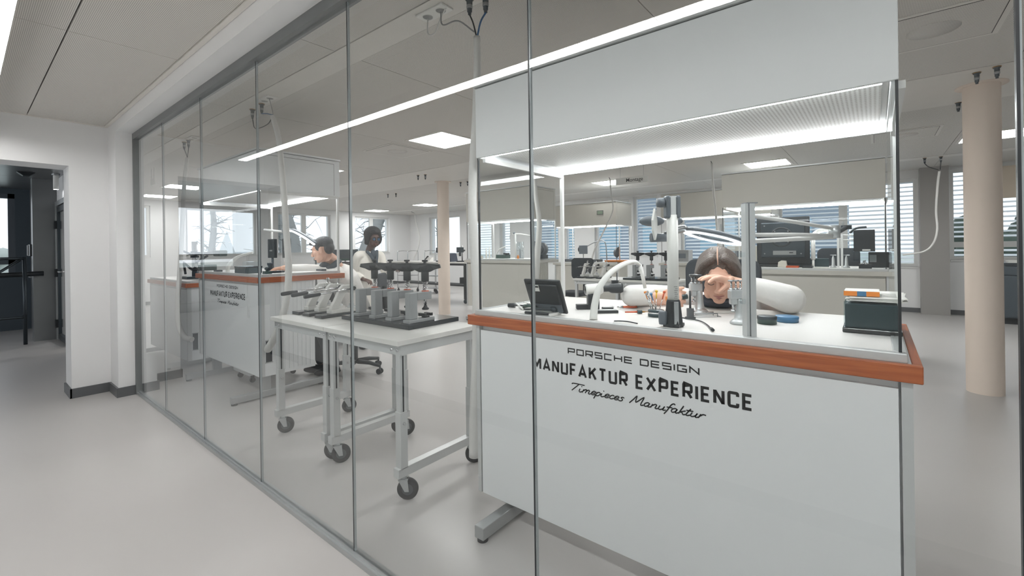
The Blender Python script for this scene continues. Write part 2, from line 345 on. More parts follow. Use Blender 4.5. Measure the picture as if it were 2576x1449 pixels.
wl = ['tall clear window near the far room corner', 'window with lowered slatted blind, farthest from the glass along the back wall', 'narrow blind covered window beside the farthest blind', 'blind covered window behind the far beige bench', 'slim blind covered window next to the case post', 'blind covered window behind the boxy beige hood', 'casement window with blind in front of the hanging Montage sign', 'wide blind covered window behind the seated woman', 'wide blind covered window behind the monitor', 'blind covered window behind the round column']
for w, lb in zip(bw, wl): window('x', BX, *w, lb, mull=([(w[0] + w[1]) / 2] if w[1] - w[0] > 1.3 else []), blind=w[0] < 11, rail=(1.2 if w[0] < -2 else None))
fw = [(2.0, 3.05, 1.2, 2.5), (3.8, 5.56, 1.2, 2.5), (6.15, 7.88, 1.2, 2.5), (8.78, 10.22, 1.2, 2.5)]
wall('wall_far', 'y', FY, FY + .3, .96, BX, 0, 2.75, fw, 'plaster', 'white far wall with clear windows onto trees')
fl = ['clear window nearest the partition on the far wall', 'wide clear window with church spire outside', 'two light window with a leaning tree trunk outside', 'two light window behind the standing woman']
for i, (w, lb) in enumerate(zip(fw, fl)): window('y', FY, *w, lb, mull=([w[0] + (w[1] - w[0]) * .49] if i > 1 else []))
struct('baseboard_back', MB().box(BX - .012, RY, 0, BX, FY, .085).box(1.1, FY - .012, 0, BX, FY, .085), 'skirting', 'dark grey skirting along back and far walls', 'skirting')
struct('wall_niche', MB().box(BX - .22, -1.02, 0, BX, -.64, CZ), 'plaster_shaded', 'wall pier with shade put into its grey colour between two blind covered windows')
# vestibule
wall('wall_vestibule', 'y', 11.6, 11.8, -3.2, .96, 0, 2.6, [(-2.0, .62, .92, 2.36)], 'anthracite', 'dark anthracite end wall of the vestibule')
struct('wall_recess', MB().box(-3.2, 5.65, 0, -.4, 5.98, 2.6).box(.8, 10.0, 0, .96, 11.6, 2.55, 1).box(.7, 9.8, 0, .96, 10.0, 2.55, 1), ['anthracite', 'frame_grey'], 'dark anthracite side walls of the vestibule')
mb = MB()
for i in range(6): mb.box(-3.2, 5.98 + i * .94, 2.45, .96, 5.98 + i * .94 + .934, 2.46)
mb.box(-3.2, 5.98, 2.465, .96, 11.6, 2.5); struct('ceiling_vestibule', mb, 'steel', 'dark glossy metal vestibule ceiling with joints', 'ceiling')
WN[0] += 1; r = tag(bpy.data.objects.new('window_%d' % WN[0], None), 'dark framed window of the vestibule', 'window', kind='structure'); COL.objects.link(r)
f = MB()
for x0, x1, z0, z1 in ((-2, .62, 2.28, 2.36), (-2, .62, .92, .98), (.54, .62, .92, 2.36), (-2, .62, 1.14, 1.24), (-.9, -.8, .92, 2.36)): f.box(x0, 11.62, z0, x1, 11.7, z1)
obj('window_frame', f, 'grey_plastic', r); obj('pane', MB().box(-2, 11.655, .98, .56, 11.663, 2.3), 'window_glass', r)
r = tag(bpy.data.objects.new('door_1', None), 'framed glass door between vestibule and workshop', 'door', kind='structure'); COL.objects.link(r)
obj('door_frame', MB().box(.93, 9.69, 0, 1.0, 9.75, 2.1).box(.93, 8.2, 0, 1.0, 8.26, 2.1).box(.93, 8.26, 2.03, 1.0, 9.69, 2.1), 'alu', r)
obj('leaf_rail', MB().box(.945, 9.62, .02, .985, 9.68, 2.02).box(.945, 8.9, .02, .985, 8.98, 2.02).box(.945, 8.98, .02, .985, 9.62, .1).box(.945, 8.98, 1.94, .985, 9.62, 2.02), 'dark_steel', r)
obj('pane', MB().box(.962, 8.98, .1, .97, 9.62, 1.94), 'window_glass', r)
for z in (.25, 1.02, 1.75): obj('hinge', MB().box(.915, 9.66, z - .06, .945, 9.72, z + .06), 'black_plastic', r)
obj('handle', MB().cyl((.9, 9.05, 1.05), (.9, 9.18, 1.05), .011, n=10).cyl((.9, 9.06, 1.05), (.95, 9.06, 1.05), .009, n=10), 'chrome', r)
# ---------------------------------------------------------------- ceiling lights, vents, plugs
LL = [(3.8, 4.15, 'square ceiling light panel above the press carts'), (3.8, 1.1, 'square ceiling light panel hidden above the front bench hood'), (3.8, 7.25, 'square ceiling light panel above the second bench hood'), (2.92, 11.0, 'square ceiling light panel seen left of the second bench hood'), (3.0, 13.2, 'square ceiling light panel closest to the far wall window nearest the partition'),
      (9.05, 13.3, 'square ceiling light panel above the two light window'), (8.98, 10.6, 'square ceiling light panel near the far room corner'), (8.45, 7.8, 'square ceiling light panel, first of the touching pair behind the front case'), (9.05, 7.05, 'square ceiling light panel, second of the touching pair behind the front case'),
      (8.65, 4.3, 'square ceiling light panel partly behind the Montage sign'), (8.5, 1.38, 'square ceiling light panel above the seated woman'), (8.3, -1.2, 'square ceiling light panel behind the round column')]
r0 = None
for x, y, lb in LL:
    if r0 is None:
        r0 = thing('ceiling_light', lb, 'light', (x, y, CZ), group='square ceiling lights')
        obj('frame', MB().box(-.335, -.335, -.008, .335, -.3, 0).box(-.335, .3, -.008, .335, .335, 0).box(-.335, -.3, -.008, -.3, .3, 0).box(.3, -.3, -.008, .335, .3, 0), 'panel_metal', r0)
        obj('diffuser', MB().box(-.3, -.3, -.006, .3, .3, -.002), 'light_panel', r0)
    else: dup(r0, (x, y, CZ), label=lb)
v0 = None
for x, y, lb in ((3.78, 5.05, 'square perforated air vent beside the lit panel over the carts'), (3.9, -.3, 'square perforated air vent at the upper right above the column'), (7.45, -.3, 'pale square air vent behind the front bench hood end'), (10.3, 8.3, 'pale square air vent farthest down the ceiling')):
    if v0 is None:
        v0 = thing('ceiling_vent', lb, 'vent', (x, y, CZ), group='square ceiling vents')
        obj('frame', MB().box(-.33, -.33, -.006, .33, .33, -.001), 'panel_metal', v0)
        obj('shadow_gap', MB().box(-.3, -.3, -.0075, .3, -.296, -.006).box(-.3, .296, -.0075, .3, .3, -.006).box(-.3, -.296, -.0075, -.296, .296, -.006).box(.296, -.296, -.0075, .3, .296, -.006), 'dark_gap', v0)
        obj('diffuser', MB().box(-.295, -.295, -.008, .295, .295, -.006).lathe([(.13, -.008), (.13, -.009), (0, -.009)], n=32), 'perforated_panel', v0)
    else: dup(v0, (x, y, CZ), label=lb)
# ================================================================ lettering strokes
_q = lambda cx, cy, r, a, b: arc((cx, cy), r, a, b, 5)
def _rc(pts, r=.16):
    """round the inner corners of a polyline"""
    out = [pts[0]]
    for i in range(1, len(pts) - 1):
        p, a, b = V(pts[i]), V(pts[i - 1]), V(pts[i + 1]); d1 = (a - p); d2 = (b - p); k = min(r, d1.length * .45, d2.length * .45)
        A, B = p + d1.normalized() * k, p + d2.normalized() * k
        for j in range(5): t = j / 4; out.append(tuple(A * (1 - t) ** 2 + p * 2 * t * (1 - t) + B * t * t))
    return out + [pts[-1]]
_C = lambda pts: _rc([tuple(p) for p in pts])
WIDE = {'P': [[(0, 0), (0, 1), (1, 1), (1, .42), (0, .42)]], 'O': [[(0, 0), (1, 0), (1, 1), (0, 1), (0, 0)]], 'R': [[(0, 0), (0, 1), (1, 1), (1, .42), (0, .42)], [(.5, .42), (1, 0)]],
        'S': [[(1, 1), (0, 1), (0, .52), (1, .52), (1, 0), (0, 0)]], 'C': [[(1, 1), (0, 1), (0, 0), (1, 0)]], 'H': [[(0, 0), (0, 1)], [(1, 0), (1, 1)], [(0, .5), (1, .5)]],
        'E': [[(1, 1), (0, 1), (0, 0), (1, 0)], [(0, .5), (.95, .5)]], 'D': [[(0, 0), (0, 1), (.9, 1), (1, .86), (1, .14), (.9, 0), (0, 0)]], 'I': [[(0, 0), (0, 1)]], 'G': [[(1, 1), (0, 1), (0, 0), (1, 0), (1, .45), (.5, .45)]], 'N': [[(0, 0), (0, 1), (1, 0), (1, 1)]]}
DIN = {'M': [[(0, 0), (0, 1)], [(1, 0), (1, 1)], [(.05, .98), (.5, .3), (.95, .98)]], 'A': [[(0, 0), (.5, 1), (1, 0)], [(.2, .27), (.8, .27)]], 'N': [[(0, 0), (0, 1)], [(.02, .97), (.98, .03)], [(1, 0), (1, 1)]], 'U': [_C([(0, 1), (0, 0), (1, 0), (1, 1)])], 'F': [[(1, 1), (0, 1), (0, 0)], [(0, .5), (.85, .5)]],
       'K': [[(0, 0), (0, 1)], [(1, 1), (.06, .4)], [(.4, .62), (1, 0)]], 'T': [[(0, 1), (1, 1)], [(.5, 1), (.5, 0)]], 'R': [_C([(0, 0), (0, 1), (1, 1), (1, .44), (0, .44)]), [(.5, .44), (1, 0)]], 'E': [[(1, 1), (0, 1), (0, 0), (1, 0)], [(0, .5), (.88, .5)]],
       'X': [[(0, 0), (1, 1)], [(0, 1), (1, 0)]], 'P': [_C([(0, 0), (0, 1), (1, 1), (1, .44), (0, .44)])], 'I': [[(0, 0), (0, 1)]], 'C': [_C([(1, .75), (1, 1), (0, 1), (0, 0), (1, 0), (1, .25)])]}
for _k in 'RP': DIN[_k][0] = [(0, 0), (0, 1)] + _C([(0, 1), (1, 1), (1, .44), (0, .44)])
SCRIPT = {'T': ([[(-.2, 1.7), (0, 2), (1.5, 2)], [(.75, 2), (.45, .9), (.2, 0)]], 1.15), 'i': ([[(0, .9), (.03, .25), (.2, 0), (.45, .25)], [(.06, 1.45), (.1, 1.65)]], .48), 'm': ([[(0, 0), (.05, .95)], [(.05, .5), (.27, .97), (.42, .8), (.42, 0)], [(.42, .5), (.65, .97), (.82, .8), (.82, .15), (.98, .0), (1.15, .2)]], 1.15),
          'e': ([[(.05, .42), (.4, .55), (.46, .85), (.25, 1), (.05, .7), (.05, .25), (.25, 0), (.58, .25)]], .6), 'p': ([[(.05, .95), (.02, -.9)], [(.03, .6), (.27, .98), (.5, .72), (.45, .2), (.2, 0), (.03, .2)]], .66), 'c': ([[(.5, .8), (.3, 1), (.07, .7), (.07, .25), (.28, 0), (.58, .25)]], .6),
          's': ([[(.5, .85), (.3, 1), (.14, .8), (.4, .42), (.33, .08), (.1, 0), (0, .15)]], .6), 'M': ([[(-.1, 0), (.15, 1.2), (.32, 2), (.55, .5), (1.1, 2), (1.15, .5), (1.25, 0), (1.5, .2)]], 1.5), 'a': ([[(.5, .85), (.28, 1), (.06, .7), (.06, .25), (.25, 0), (.48, .35), (.52, .95)], [(.52, .95), (.5, .2), (.62, 0), (.82, .2)]], .82),
          'n': ([[(0, 0), (.05, .95)], [(.05, .5), (.3, .97), (.48, .8), (.48, .15), (.62, 0), (.82, .2)]], .82), 'u': ([[(0, .95), (0, .25), (.2, 0), (.45, .35), (.5, .95)], [(.5, .95), (.48, .2), (.6, 0), (.8, .2)]], .8), 'f': ([[(.6, 1.75), (.42, 2), (.22, 1.6), (.15, .3), (.03, -.8)], [(-.1, .95), (.5, 1)]], .5),
          'k': ([[(.1, 2), (.03, 0)], [(.55, .95), (.07, .45), (.3, .42), (.5, 0), (.72, .15)]], .7), 't': ([[(.2, 1.65), (.06, .3), (.2, 0), (.46, .22)], [(-.15, 1.15), (.55, 1.2)]], .5), 'r': ([[(0, 0), (.05, .95)], [(.05, .5), (.25, .95), (.55, .9)]], .62), ' ': ([], .8)}
def block_text(txt, font, h, w, gap, sw, P, narrow):
    mb = MB(); u = 0
    for ch in txt:
        if ch == ' ': u += w * .62; continue
        gw = h * .02 if ch == 'I' else w * (narrow.get(ch, 1))
        for st in font[ch]: ribbon(mb, [(u + sw / 2 + x * (gw - sw if ch != 'I' else 0), sw / 2 + y * (h - sw)) for x, y in st], sw, P)
        u += (sw if ch == 'I' else gw) + gap
    return mb, u - gap
def script_text(txt, h, width, sw, P):
    tot = sum(SCRIPT[c][1] for c in txt); k = width / tot; mb = MB(); u = 0
    for ch in txt:
        for st in SCRIPT[ch][0]:
            q = [(p.x, p.y) for p in spline([(x, y, 0) for x, y in st], 5)] if len(st) > 2 else st
            ribbon(mb, [((u + x) * k + y * h * .55, y * h) for x, y in q], sw, P)
        u += SCRIPT[ch][1]
    return mb
# ================================================================ watchmaker benches
def bench(label, xf, yr, L, dz, hood, woodm, body, text=False, D=.8, foot=True, case=True):
    """local frame: x from the front edge into the room, y from the right hand end, z from the floor"""
    t = thing('watchmaker_bench', label, 'workbench', (xf, yr, 0))
    T = .975 + dz; B = .11 + dz * 1.15
    for q in (0, D - .022): obj('edging', MB().box(q, 0, T - .048, q + .022, L, T), woodm, t, bev=.003)
    for q in (0, L - .022): obj('end_edging', MB().box(.022, q, T - .048, D - .022, q + .022, T), woodm + '_cross' if woodm == 'cherry_wood' else woodm, t, bev=.003)
    obj('worktop', MB().box(.022, .022, T - .04, D - .022, L - .022, T - .002, 1).box(.05, .06, T - .002, D - .03, L - .06, T + .022), ['worktop_white', body], t)
    obj('worktop_rail', MB().box(.022, .03, T - .002, .05, L - .03, T + .025).box(.05, .03, T - .002, D - .03, .06, T + .025).box(.05, L - .06, T - .002, D - .03, L - .03, T + .025), 'alu_light', t, bev=.003)
    W_ = T + .022
    obj('front_panel', MB().box(.022, .05, B, .04, L - .068, T - .072).box(.04, .05, T - .072, .046, L - .068, T - .048), body, t)
    obj('corner_post', MB().box(.02, .02, B, .06, .044, T - .048), 'alu_light', t); obj('corner_post', MB().box(.02, L - .062, B, .06, L - .04, T - .048), 'alu_light', t)
    for y0 in (.022, L - .058):
        s = MB().box(.06, y0, B, .5, y0 + .03, T - .048)
        for k in range(9): x = .15 + k * .038; s.box(x, y0 - .004, B + .03, x + .03, y0 + .034, T - .06)
        p = obj('side_panel', s, body, t)
        obj('cable_recess', MB().box(.068, y0 - .002, B + .12, .118, y0 + .0, B + .3).box(.062, y0 - .003, B + .112, .124, y0 - .0005, B + .12, 1).box(.062, y0 - .003, B + .3, .124, y0 - .0005, B + .308, 1), ['black_plastic', 'alu'], p)
    if foot:
        for y0 in (.17, L - .222):
            f = obj('foot', MB().box(-.145, y0, .016, D - .12, y0 + .052, .07), 'alu', t, bev=.003)
            obj('foot_pad', MB().cyl((-.12, y0 + .026, 0), (-.12, y0 + .026, .016), .024), 'rubber', f); obj('foot_pad', MB().cyl((D - .16, y0 + .026, 0), (D - .16, y0 + .026, .016), .024), 'rubber', f)
            obj('column', MB().box(.09, y0 + .006, .07, .17, y0 + .046, B + .5).box(.06, y0 - .01, B - .03, .2, y0 + .062, B - .012), 'alu', t)
    if hood:
        z0, z1 = hood; y0, y1 = .045, L - .05
        if case:
            obj('case_glass', MB().box(.04, y0, W_, .046, y1, z0), 'case_glass', t)
            for y in (y0 + .0035, y1 - .0095): obj('case_glass', MB().box(.047, y, W_, .735, y + .006, z0), 'case_glass', t)
        obj('edge_seal', MB().box(.037, y0 - .004, W_, .047, y0 + .003, z0), 'black_plastic', t); obj('edge_seal', MB().box(.037, y1 - .003, W_, .047, y1 + .003, z0), 'black_plastic', t)
        for y in (y0 - .02, y1 - .04):
            obj('post', MB().box(.742, y, W_ - .01, .76, y + .018, z0), 'white_metal', t)
            obj('side_rail', MB().box(.05, y, z0 - .022, .742, y + .018, z0), 'white_metal', t)
        h = MB().box(.03, y0 - .005, z0, .045, y1 + .005, z1).box(.045, y0 - .005, z0, .78, y0 + .012, z1).box(.045, y1 - .012, z0, .78, y1 + .005, z1).box(.765, y0 + .012, z0, .78, y1 - .012, z1).box(.045, y0 + .012, z1 - .02, .765, y1 - .012, z1)
        obj('hood', h, body, t, bev=.002)
        obj('hood_cap', MB().box(.02, y0 - .01, z1 + .004, .79, y1 + .01, z1 + .02), 'alu_light', t)
        for y in (y0 - .0065, y1 + .005): obj('access_door', MB().box(.08, y, z0 + .02, .72, y + .0015, z1 - .033).box(.72, y + .0003, z0 + .01, .723, y + .0012, z1 - .03, 1).box(.08, y + .0003, z1 - .033, .72, y + .0012, z1 - .03, 1), [body, 'dark_gap'], t)
        obj('light_grid', MB().box(.09, y0 + .03, z0 + .016, .70, y1 - .1, z0 + .022).box(.047, y0 + .013, z0 + .03, .764, y1 - .013, z0 + .036, 1), ['hood_perforated', 'white_metal'], t)
        obj('light_tube', MB().box(.703, y0 + .03, z0 - .004, .737, y1 - .03, z0 + .02), 'light_hood', t)
        obj('light_tube', MB().box(.05, y0 + .03, z0 + .004, .07, y1 - .03, z0 + .018), 'light_hood', t)
    if text:
        P = lambda u, v: (.0212, L - .39 - u, v)
        k = T - .12
        m1, w1 = block_text('PORSCHE DESIGN', WIDE, .026, .0348, .0072, .005, lambda u, v: (.0212, L - .565 - u, T - .121 + v), {})
        m2, w2 = block_text('MANUFAKTUR EXPERIENCE', DIN, .054, .036, .0083, .0098, lambda u, v: (.0212, L - .383 - u, T - .211 + v), {'M': 1.25, 'A': 1.12, 'E': .9, 'F': .9, 'X': 1.1})
        m3 = script_text('Timepieces Manufaktur', .0155, .535, .0045, lambda u, v: (.0212, L - .575 - u, T - .27 + v))
        for m in (m1, m2, m3): obj('lettering', m, 'ink', t)
    return t
perforated('hood_perforated', 'e4e4e2', '8f8d8a', .012, .28, .5)
bench('front workbench with cherry wood edge and black lettering where the long haired woman works', 1.58, -.095, 1.665, 0, (1.745, 2.085), 'cherry_wood', 'bench_grey', True)
bench('workbench with cherry wood edge and black lettering where the short haired man works', 1.58, 4.04, 1.58, .105, (1.825, 2.17), 'cherry_wood', 'bench_grey', True)
bench('open workbench with cherry wood edge holding a microscope beside the pier', 1.58, 5.95, 1.6, -.02, None, 'cherry_wood', 'bench_grey')
bench('beige edged workbench with glass case in front of the far column', 5.95, 4.40, 1.58, .115, (1.80, 2.33), 'bench_beige', 'bench_beige')
bench('beige edged workbench with glass case and a monitor, behind the seated woman', 5.95, -.13, 1.65, .03, (1.765, 2.17), 'bench_beige', 'bench_beige')
b6 = bench('beige workbench under the boxy hood with small readout by the blind covered windows', 8.5, 4.1, 1.6, -.02, (1.765, 2.23), 'bench_beige', 'bench_beige', case=False)
obj('readout', MB().box(.024, .33, .0, .0295, .48, .09).box(.0225, .345, .012, .024, .465, .078, 1), ['frame_grey', 'lcd_green'], b6, (0, 0, 1.98))
bench('pale workbench with plain hood behind the monitor bench and the ring magnifier', 8.5, 1.3, 1.95, .0, (1.83, 2.28), 'bench_beige', 'bench_beige', case=False)
# ================================================================ press carts
def cart(label, x0, y0, x1, y1, group):
    t = thing('rolling_cart', label, 'cart', (x0, y0, 0), group=group); w, d = x1 - x0, y1 - y0
    obj('tabletop', MB().box(-.025, 0, .808, w + .03, d, .835), 'laminate', t, bev=.002)
    a = MB().box(0, .012, .755, .012, d - .012, .806).box(w - .012, .012, .755, w, d - .012, .806).box(.012, .012, .755, w - .012, .024, .806).box(.012, d - .024, .755, w - .012, d - .012, .806)
    ap = obj('apron', a, 'alu_light', t)
    for yy in (.035, .085, d - .085, d - .035): obj('bolt', MB().lathe([(.0, -.006), (.008, -.005), (.009, 0)], (0, yy, .78), (1, 0, 0), 12), 'chrome', ap)
    for xx in (.0, w - .045):
        for yy in (.018, d - .063):
            l = obj('leg', MB().box(xx + .004, yy + .004, .45, xx + .041, yy + .041, .756).box(xx, yy, .165, xx + .045, yy + .045, .46), 'alu_light', t, bev=.002)
            obj('slot', MB().box(xx + .018, yy + .0035, .46, xx + .027, yy + .004, .75), 'black_plastic', l)
            obj('clamp_screw', MB().cyl((xx + .022, yy, .4), (xx + .022, yy - .008, .4), .008, n=12), 'chrome', l)
    for yy in (.018, d - .063): obj('base_rail', MB().box(-.015, yy, .125, w + .01, yy + .045, .172), 'alu_light', t, bev=.002)
    for xx, a in ((.03, 0), (w - .03, 12)):
        for yy, b in ((.04, -51), (d - .045, -30)):
            R = Matrix.Rotation(radians(a + b), 3, 'Z'); c = V((xx, yy, 0)); fwd = R @ V((1, 0, 0)); sd = R @ V((0, 1, 0)); wc = c + fwd * .022 + V((0, 0, .055))
            m = MB().cyl(c + V((0, 0, .105)), c + V((0, 0, .125)), .016)
            for s in (-1, 1): m.add([wc + sd * .019 * s + V((0, 0, -.008)) + fwd * .01, wc + sd * .019 * s + V((0, 0, -.008)) - fwd * .012, c + sd * .019 * s + V((0, 0, .106)) - fwd * .022, c + sd * .019 * s + V((0, 0, .106)) + fwd * .026], [(0, 1, 2, 3)])
            m.obox(c + V((0, 0, .107)) + fwd * .002, (.05, .042, .005), R)
            k = obj('caster', m, 'silver_cast', t); sd_ = k.modifiers.new('thick', 'SOLIDIFY'); sd_.thickness = .003
            w_ = MB().lathe([(.03, -.0135), (.05, -.0125), (.055, -.008), (.055, .008), (.05, .0125), (.03, .0135)], wc, sd, 28, 0).lathe([(.0, -.012), (.03, -.0125)], wc, sd, 20, 1).lathe([(.03, .0125), (0, .012)], wc, sd, 20, 1)
            obj('wheel', w_, ['rubber', 'rubber_grey'], k)
    return t
CG = 'height adjustable rolling carts'
c1 = cart('grey rolling cart carrying screw presses, beside the front bench', 1.42, 1.885, 1.98, 2.62, CG)
c2 = cart('grey rolling cart carrying lever presses, in front of the man\'s bench', 1.42, 2.625, 1.98, 3.36, CG)
c3 = dup(c1, (5.79, 2.03, 0), label='distant grey rolling cart carrying screw presses, left of the tall white lamp post')
c4 = dup(c2, (5.79, 2.78, 0), label='distant grey rolling cart carrying lever presses, behind the curved white lamp')
# lever presses
def lever_press(label, loc, group):
    t = thing('lever_press', label, 'press', loc, group=group)
    obj('base_plate', MB().box(0, -.05, 0, .31, .05, .022), 'granite_black', t, bev=.003)
    b = MB().box(.08, -.035, .022, .29, .035, .05)
    b.prism([(.085, .05), (.15, .05), (.155, .075), (.2, .155), (.225, .165), (.225, .215), (.185, .218), (.16, .195), (.118, .11), (.098, .08)], 'y', -.017, .017)
    b.prism([(.225, .158), (.285, .158), (.285, .212), (.225, .218)], 'y', -.024, .024)
    obj('frame', b, 'cast_white', t, bev=.004)
    obj('ram', MB().cyl((.255, 0, .1), (.255, 0, .255), .0085, n=14).cyl((.27, .014, .1), (.27, .014, .25), .004, n=10).lathe([(0, .085), (.011, .088), (.011, .1)], (.255, 0, 0), n=14), 'chrome', t)
    obj('anvil', MB().lathe([(.03, .05), (.03, .06), (.018, .064), (.018, .078), (0, .078)], (.255, 0, 0), n=20), 'silver_cast', t)
    l = obj('lever', MB().cyl((.252, -.034, .19), (-.02, -.034, .168), .0065, n=12), 'chrome', t); obj('hub', MB().cyl((.252, -.024, .19), (.252, -.044, .19), .015, n=16), 'black_plastic', t)
    obj('grip', MB().lathe([(.010, 0), (.0135, .004), (.0145, .1), (.012, .112), (0, .114)], (-.0, -.034, .1697), (-.27, 0, -.022), 14), 'black_plastic', l)
    obj('pinion_knob', MB().cyl((.252, .024, .19), (.252, .036, .19), .012, n=14), 'black_plastic', t)
    return t
LG = 'white lever presses on the carts'
lp = lever_press('white lever press, nearest of the three on the cart before the man', (1.55, 2.98, .835), LG)
dup(lp, (1.55, 3.155, .835), label='white lever press, middle of the three on the cart before the man')
dup(lp, (1.55, 3.31, .835), label='white lever press, farthest of the three on the cart before the man')
for y, lb in ((3.13, 'distant white lever press, closest of its three to the tall lamp post'), (3.3, 'distant white lever press, middle of its three on the far cart'), (3.455, 'distant white lever press, next to the dark chair back')): dup(lp, (5.86, y, .835), label=lb)
# screw presses
def screw_press(label, loc, group):
    t = thing('screw_press', label, 'press', loc, group=group)
    b = MB().box(-.012, -.03, 0, .185, .03, .022).box(0, -.024, .022, .056, .024, .18).box(.056, -.024, .132, .168, .024, .18)
    obj('frame', b, 'cast_grey', t, bev=.004)
    obj('anvil', MB().cyl((.136, 0, .022), (.136, 0, .034), .024).box(.104, -.03, .03, .122, .03, .048).box(.15, -.03, .03, .168, .03, .048).cyl((.136, 0, .034), (.136, 0, .046), .01), 'black_plastic', t)
    obj('spindle', MB().cyl((.136, 0, .094), (.136, 0, .24), .007, n=12).cyl((.128, 0, .1), (.128, 0, .128), .0035, n=8).cyl((.144, 0, .1), (.144, 0, .128), .0035, n=8), 'chrome', t)
    obj('die_holder', MB().lathe([(0, .066), (.02, .068), (.022, .076), (.012, .084), (.01, .094), (0, .094)], (.136, 0, 0), n=18), 'black_plastic', t)
    sp = [V((.136 + .0155 * cos(a), .0155 * sin(a), .183 + .056 * a / (2 * pi * 6))) for a in [2 * pi * 6 * i / 90 for i in range(91)]]
    obj('spring', MB().tube(sp, .0021, 6), 'chrome', t)
    obj('collar', MB().cyl((.136, 0, .18), (.136, 0, .184), .023), 'red_orange', t)
    hb = MB().cyl((.136, 0, .24), (.136, 0, .3), .0235, n=24).lathe([(.0235, .3), (.036, .315), (.036, .33)], (.136, 0, 0), n=20)
    d = V((.629, -.777, 0)); R = Matrix((d, V((.777, .629, 0)), V((0, 0, 1)))).transposed()
    pf = [(-.098, .322), (-.092, .345), (-.03, .35), (.03, .35), (.092, .345), (.098, .322), (.06, .312), (.032, .298), (-.032, .298), (-.06, .312)]
    n = len(pf); vs = [V((.136, 0, 0)) + R @ V((u, s * (.021 if abs(u) < .07 else .014), z)) for s in (-1, 1) for u, z in pf]
    hb.add(vs, [list(range(n)), list(range(n, 2 * n))[::-1]] + [(i, n + i, n + (i + 1) % n, (i + 1) % n) for i in range(n)])
    h = obj('handle', hb, 'black_plastic', t, bev=.003)
    obj('adjusting_knob', MB().lathe([(.009, .35), (.009, .36), (.018, .362), (.018, .372), (0, .373)], (.136, 0, 0), n=12, sm=False), 'black_plastic', h)
    return t
SG = 'grey screw presses on the black granite slabs'
solo('granite_slab', MB().box(0, 0, 0, .40, .72, .028), 'granite_black', 'black polished slab under the four grey screw presses beside the front bench', 'slab', (1.625, 2.09, .835), bev=.003)
solo('granite_slab', MB().box(0, 0, 0, .40, .66, .028), 'granite_black', 'distant black slab under screw presses left of the tall lamp post', 'slab', (5.87, 2.1, .835), bev=.003)
sp0 = None
for y, lb in ((2.095 + .055, 'grey screw press with spring and black handle, nearest the front bench'), (2.325, 'grey screw press, second from the front bench'), (2.5, 'grey screw press, third from the front bench'), (2.68, 'grey screw press at the end of the slab next to the lever presses')):
    if sp0 is None: sp0 = screw_press(lb, (1.665, y, .863), SG)
    else: dup(sp0, (1.665, y, .863), label=lb)
for y, lb in ((2.62, 'distant grey screw press, farthest from the tall white lamp post'), (2.42, 'distant grey screw press, middle one seen left of the tall lamp post'), (2.22, 'distant grey screw press right beside the tall white lamp post')): dup(sp0, (5.93, y, .863), label=lb)
# ================================================================ people
UPZ = V((0, 0, 1)); mat('lens_reflection_blue', '33506b', .1)  # bluish lens colour stands in for the reflection on the glasses
def bake(o):
    dg = bpy.context.evaluated_depsgraph_get(); me = bpy.data.meshes.new_from_object(o.evaluated_get(dg)); me.name = o.name
    o.modifiers.clear(); o.data = me; me.polygons.foreach_set('use_smooth', [True] * len(me.polygons)); return o
def flesh(name, mb, m, parent, vox=.006, it=6):
    o = obj(name, mb, m, parent); r = o.modifiers.new('fuse', 'REMESH'); r.mode = 'VOXEL'; r.voxel_size = vox; r.use_smooth_shade = True
    s = o.modifiers.new('soften', 'SMOOTH'); s.factor = .5; s.iterations = it; bpy.context.view_layer.update(); return bake(o)
def basis(F, U):
    F = V(F).normalized(); U = V(U); U = (U - F * U.dot(F)).normalized(); return F, U, F.cross(U)
def head(mb, c, F, U, k=1.0):
    F, U, R = basis(F, U); c = V(c); M = Matrix((R, F, U)).transposed()
    P = lambda r, f, u: c + (R * r + F * f + U * u) * k
    E = lambda r, f, u, a, b, d, n=16: mb.ell(P(r, f, u), (a * k, b * k, d * k), n, 12, 0, M)
    E(0, -.012, .032, .074, .094, .086); E(0, .028, -.03, .06, .062, .084); E(0, .062, -.092, .027, .024, .02); E(0, .078, .032, .05, .016, .02)
    for s in (-1, 1):
        E(s * .036, .062, -.018, .025, .024, .026); E(s * .045, .03, -.07, .02, .035, .03); E(s * .0765, -.008, -.005, .009, .02, .031)
        E(s * .011, .104, -.03, .0095, .011, .0085); E(s * .032, .078, .008, .017, .012, .011)
    mb.tube([P(0, .088, .03), P(0, .1, .0), P(0, .116, -.024), P(0, .104, -.036)], [.008 * k, .0095 * k, .0125 * k, .009 * k], 10)
    E(0, .087, -.062, .025, .012, .013)
    return P
def face_bits(t, P, lip, brow, k, eyes=True, lash='hair_black'):
    mb = MB().tube([P(-.023, .089, -.059), P(-.008, .1, -.0565), P(0, .1005, -.058), P(.008, .1, -.0565), P(.023, .089, -.059)], [.001, .0035 * k, .0035 * k, .0035 * k, .001], 8).tube([P(-.021, .089, -.063), P(0, .0995, -.068), P(.021, .089, -.063)], [.001, .0052 * k, .001], 8)
    obj('lips', mb, lip, t); mb = MB()
    for s in (-1, 1): obj('eyebrow', MB().tube([P(s * .015, .099, .029), P(s * .032, .096, .035), P(s * .05, .082, .03)], [.0035 * k, .0032 * k, .0015 * k], 6), brow, t)
    if eyes:
        for s in (-1, 1): obj('eye', MB().ell(P(s * .032, .0845, .008), (.0115 * k, .0115 * k, .007 * k), 14, 10, 0).ell(P(s * .032, .0935, .006), (.005 * k,) * 3, 10, 8, 1), ['eye_white', lash], t)
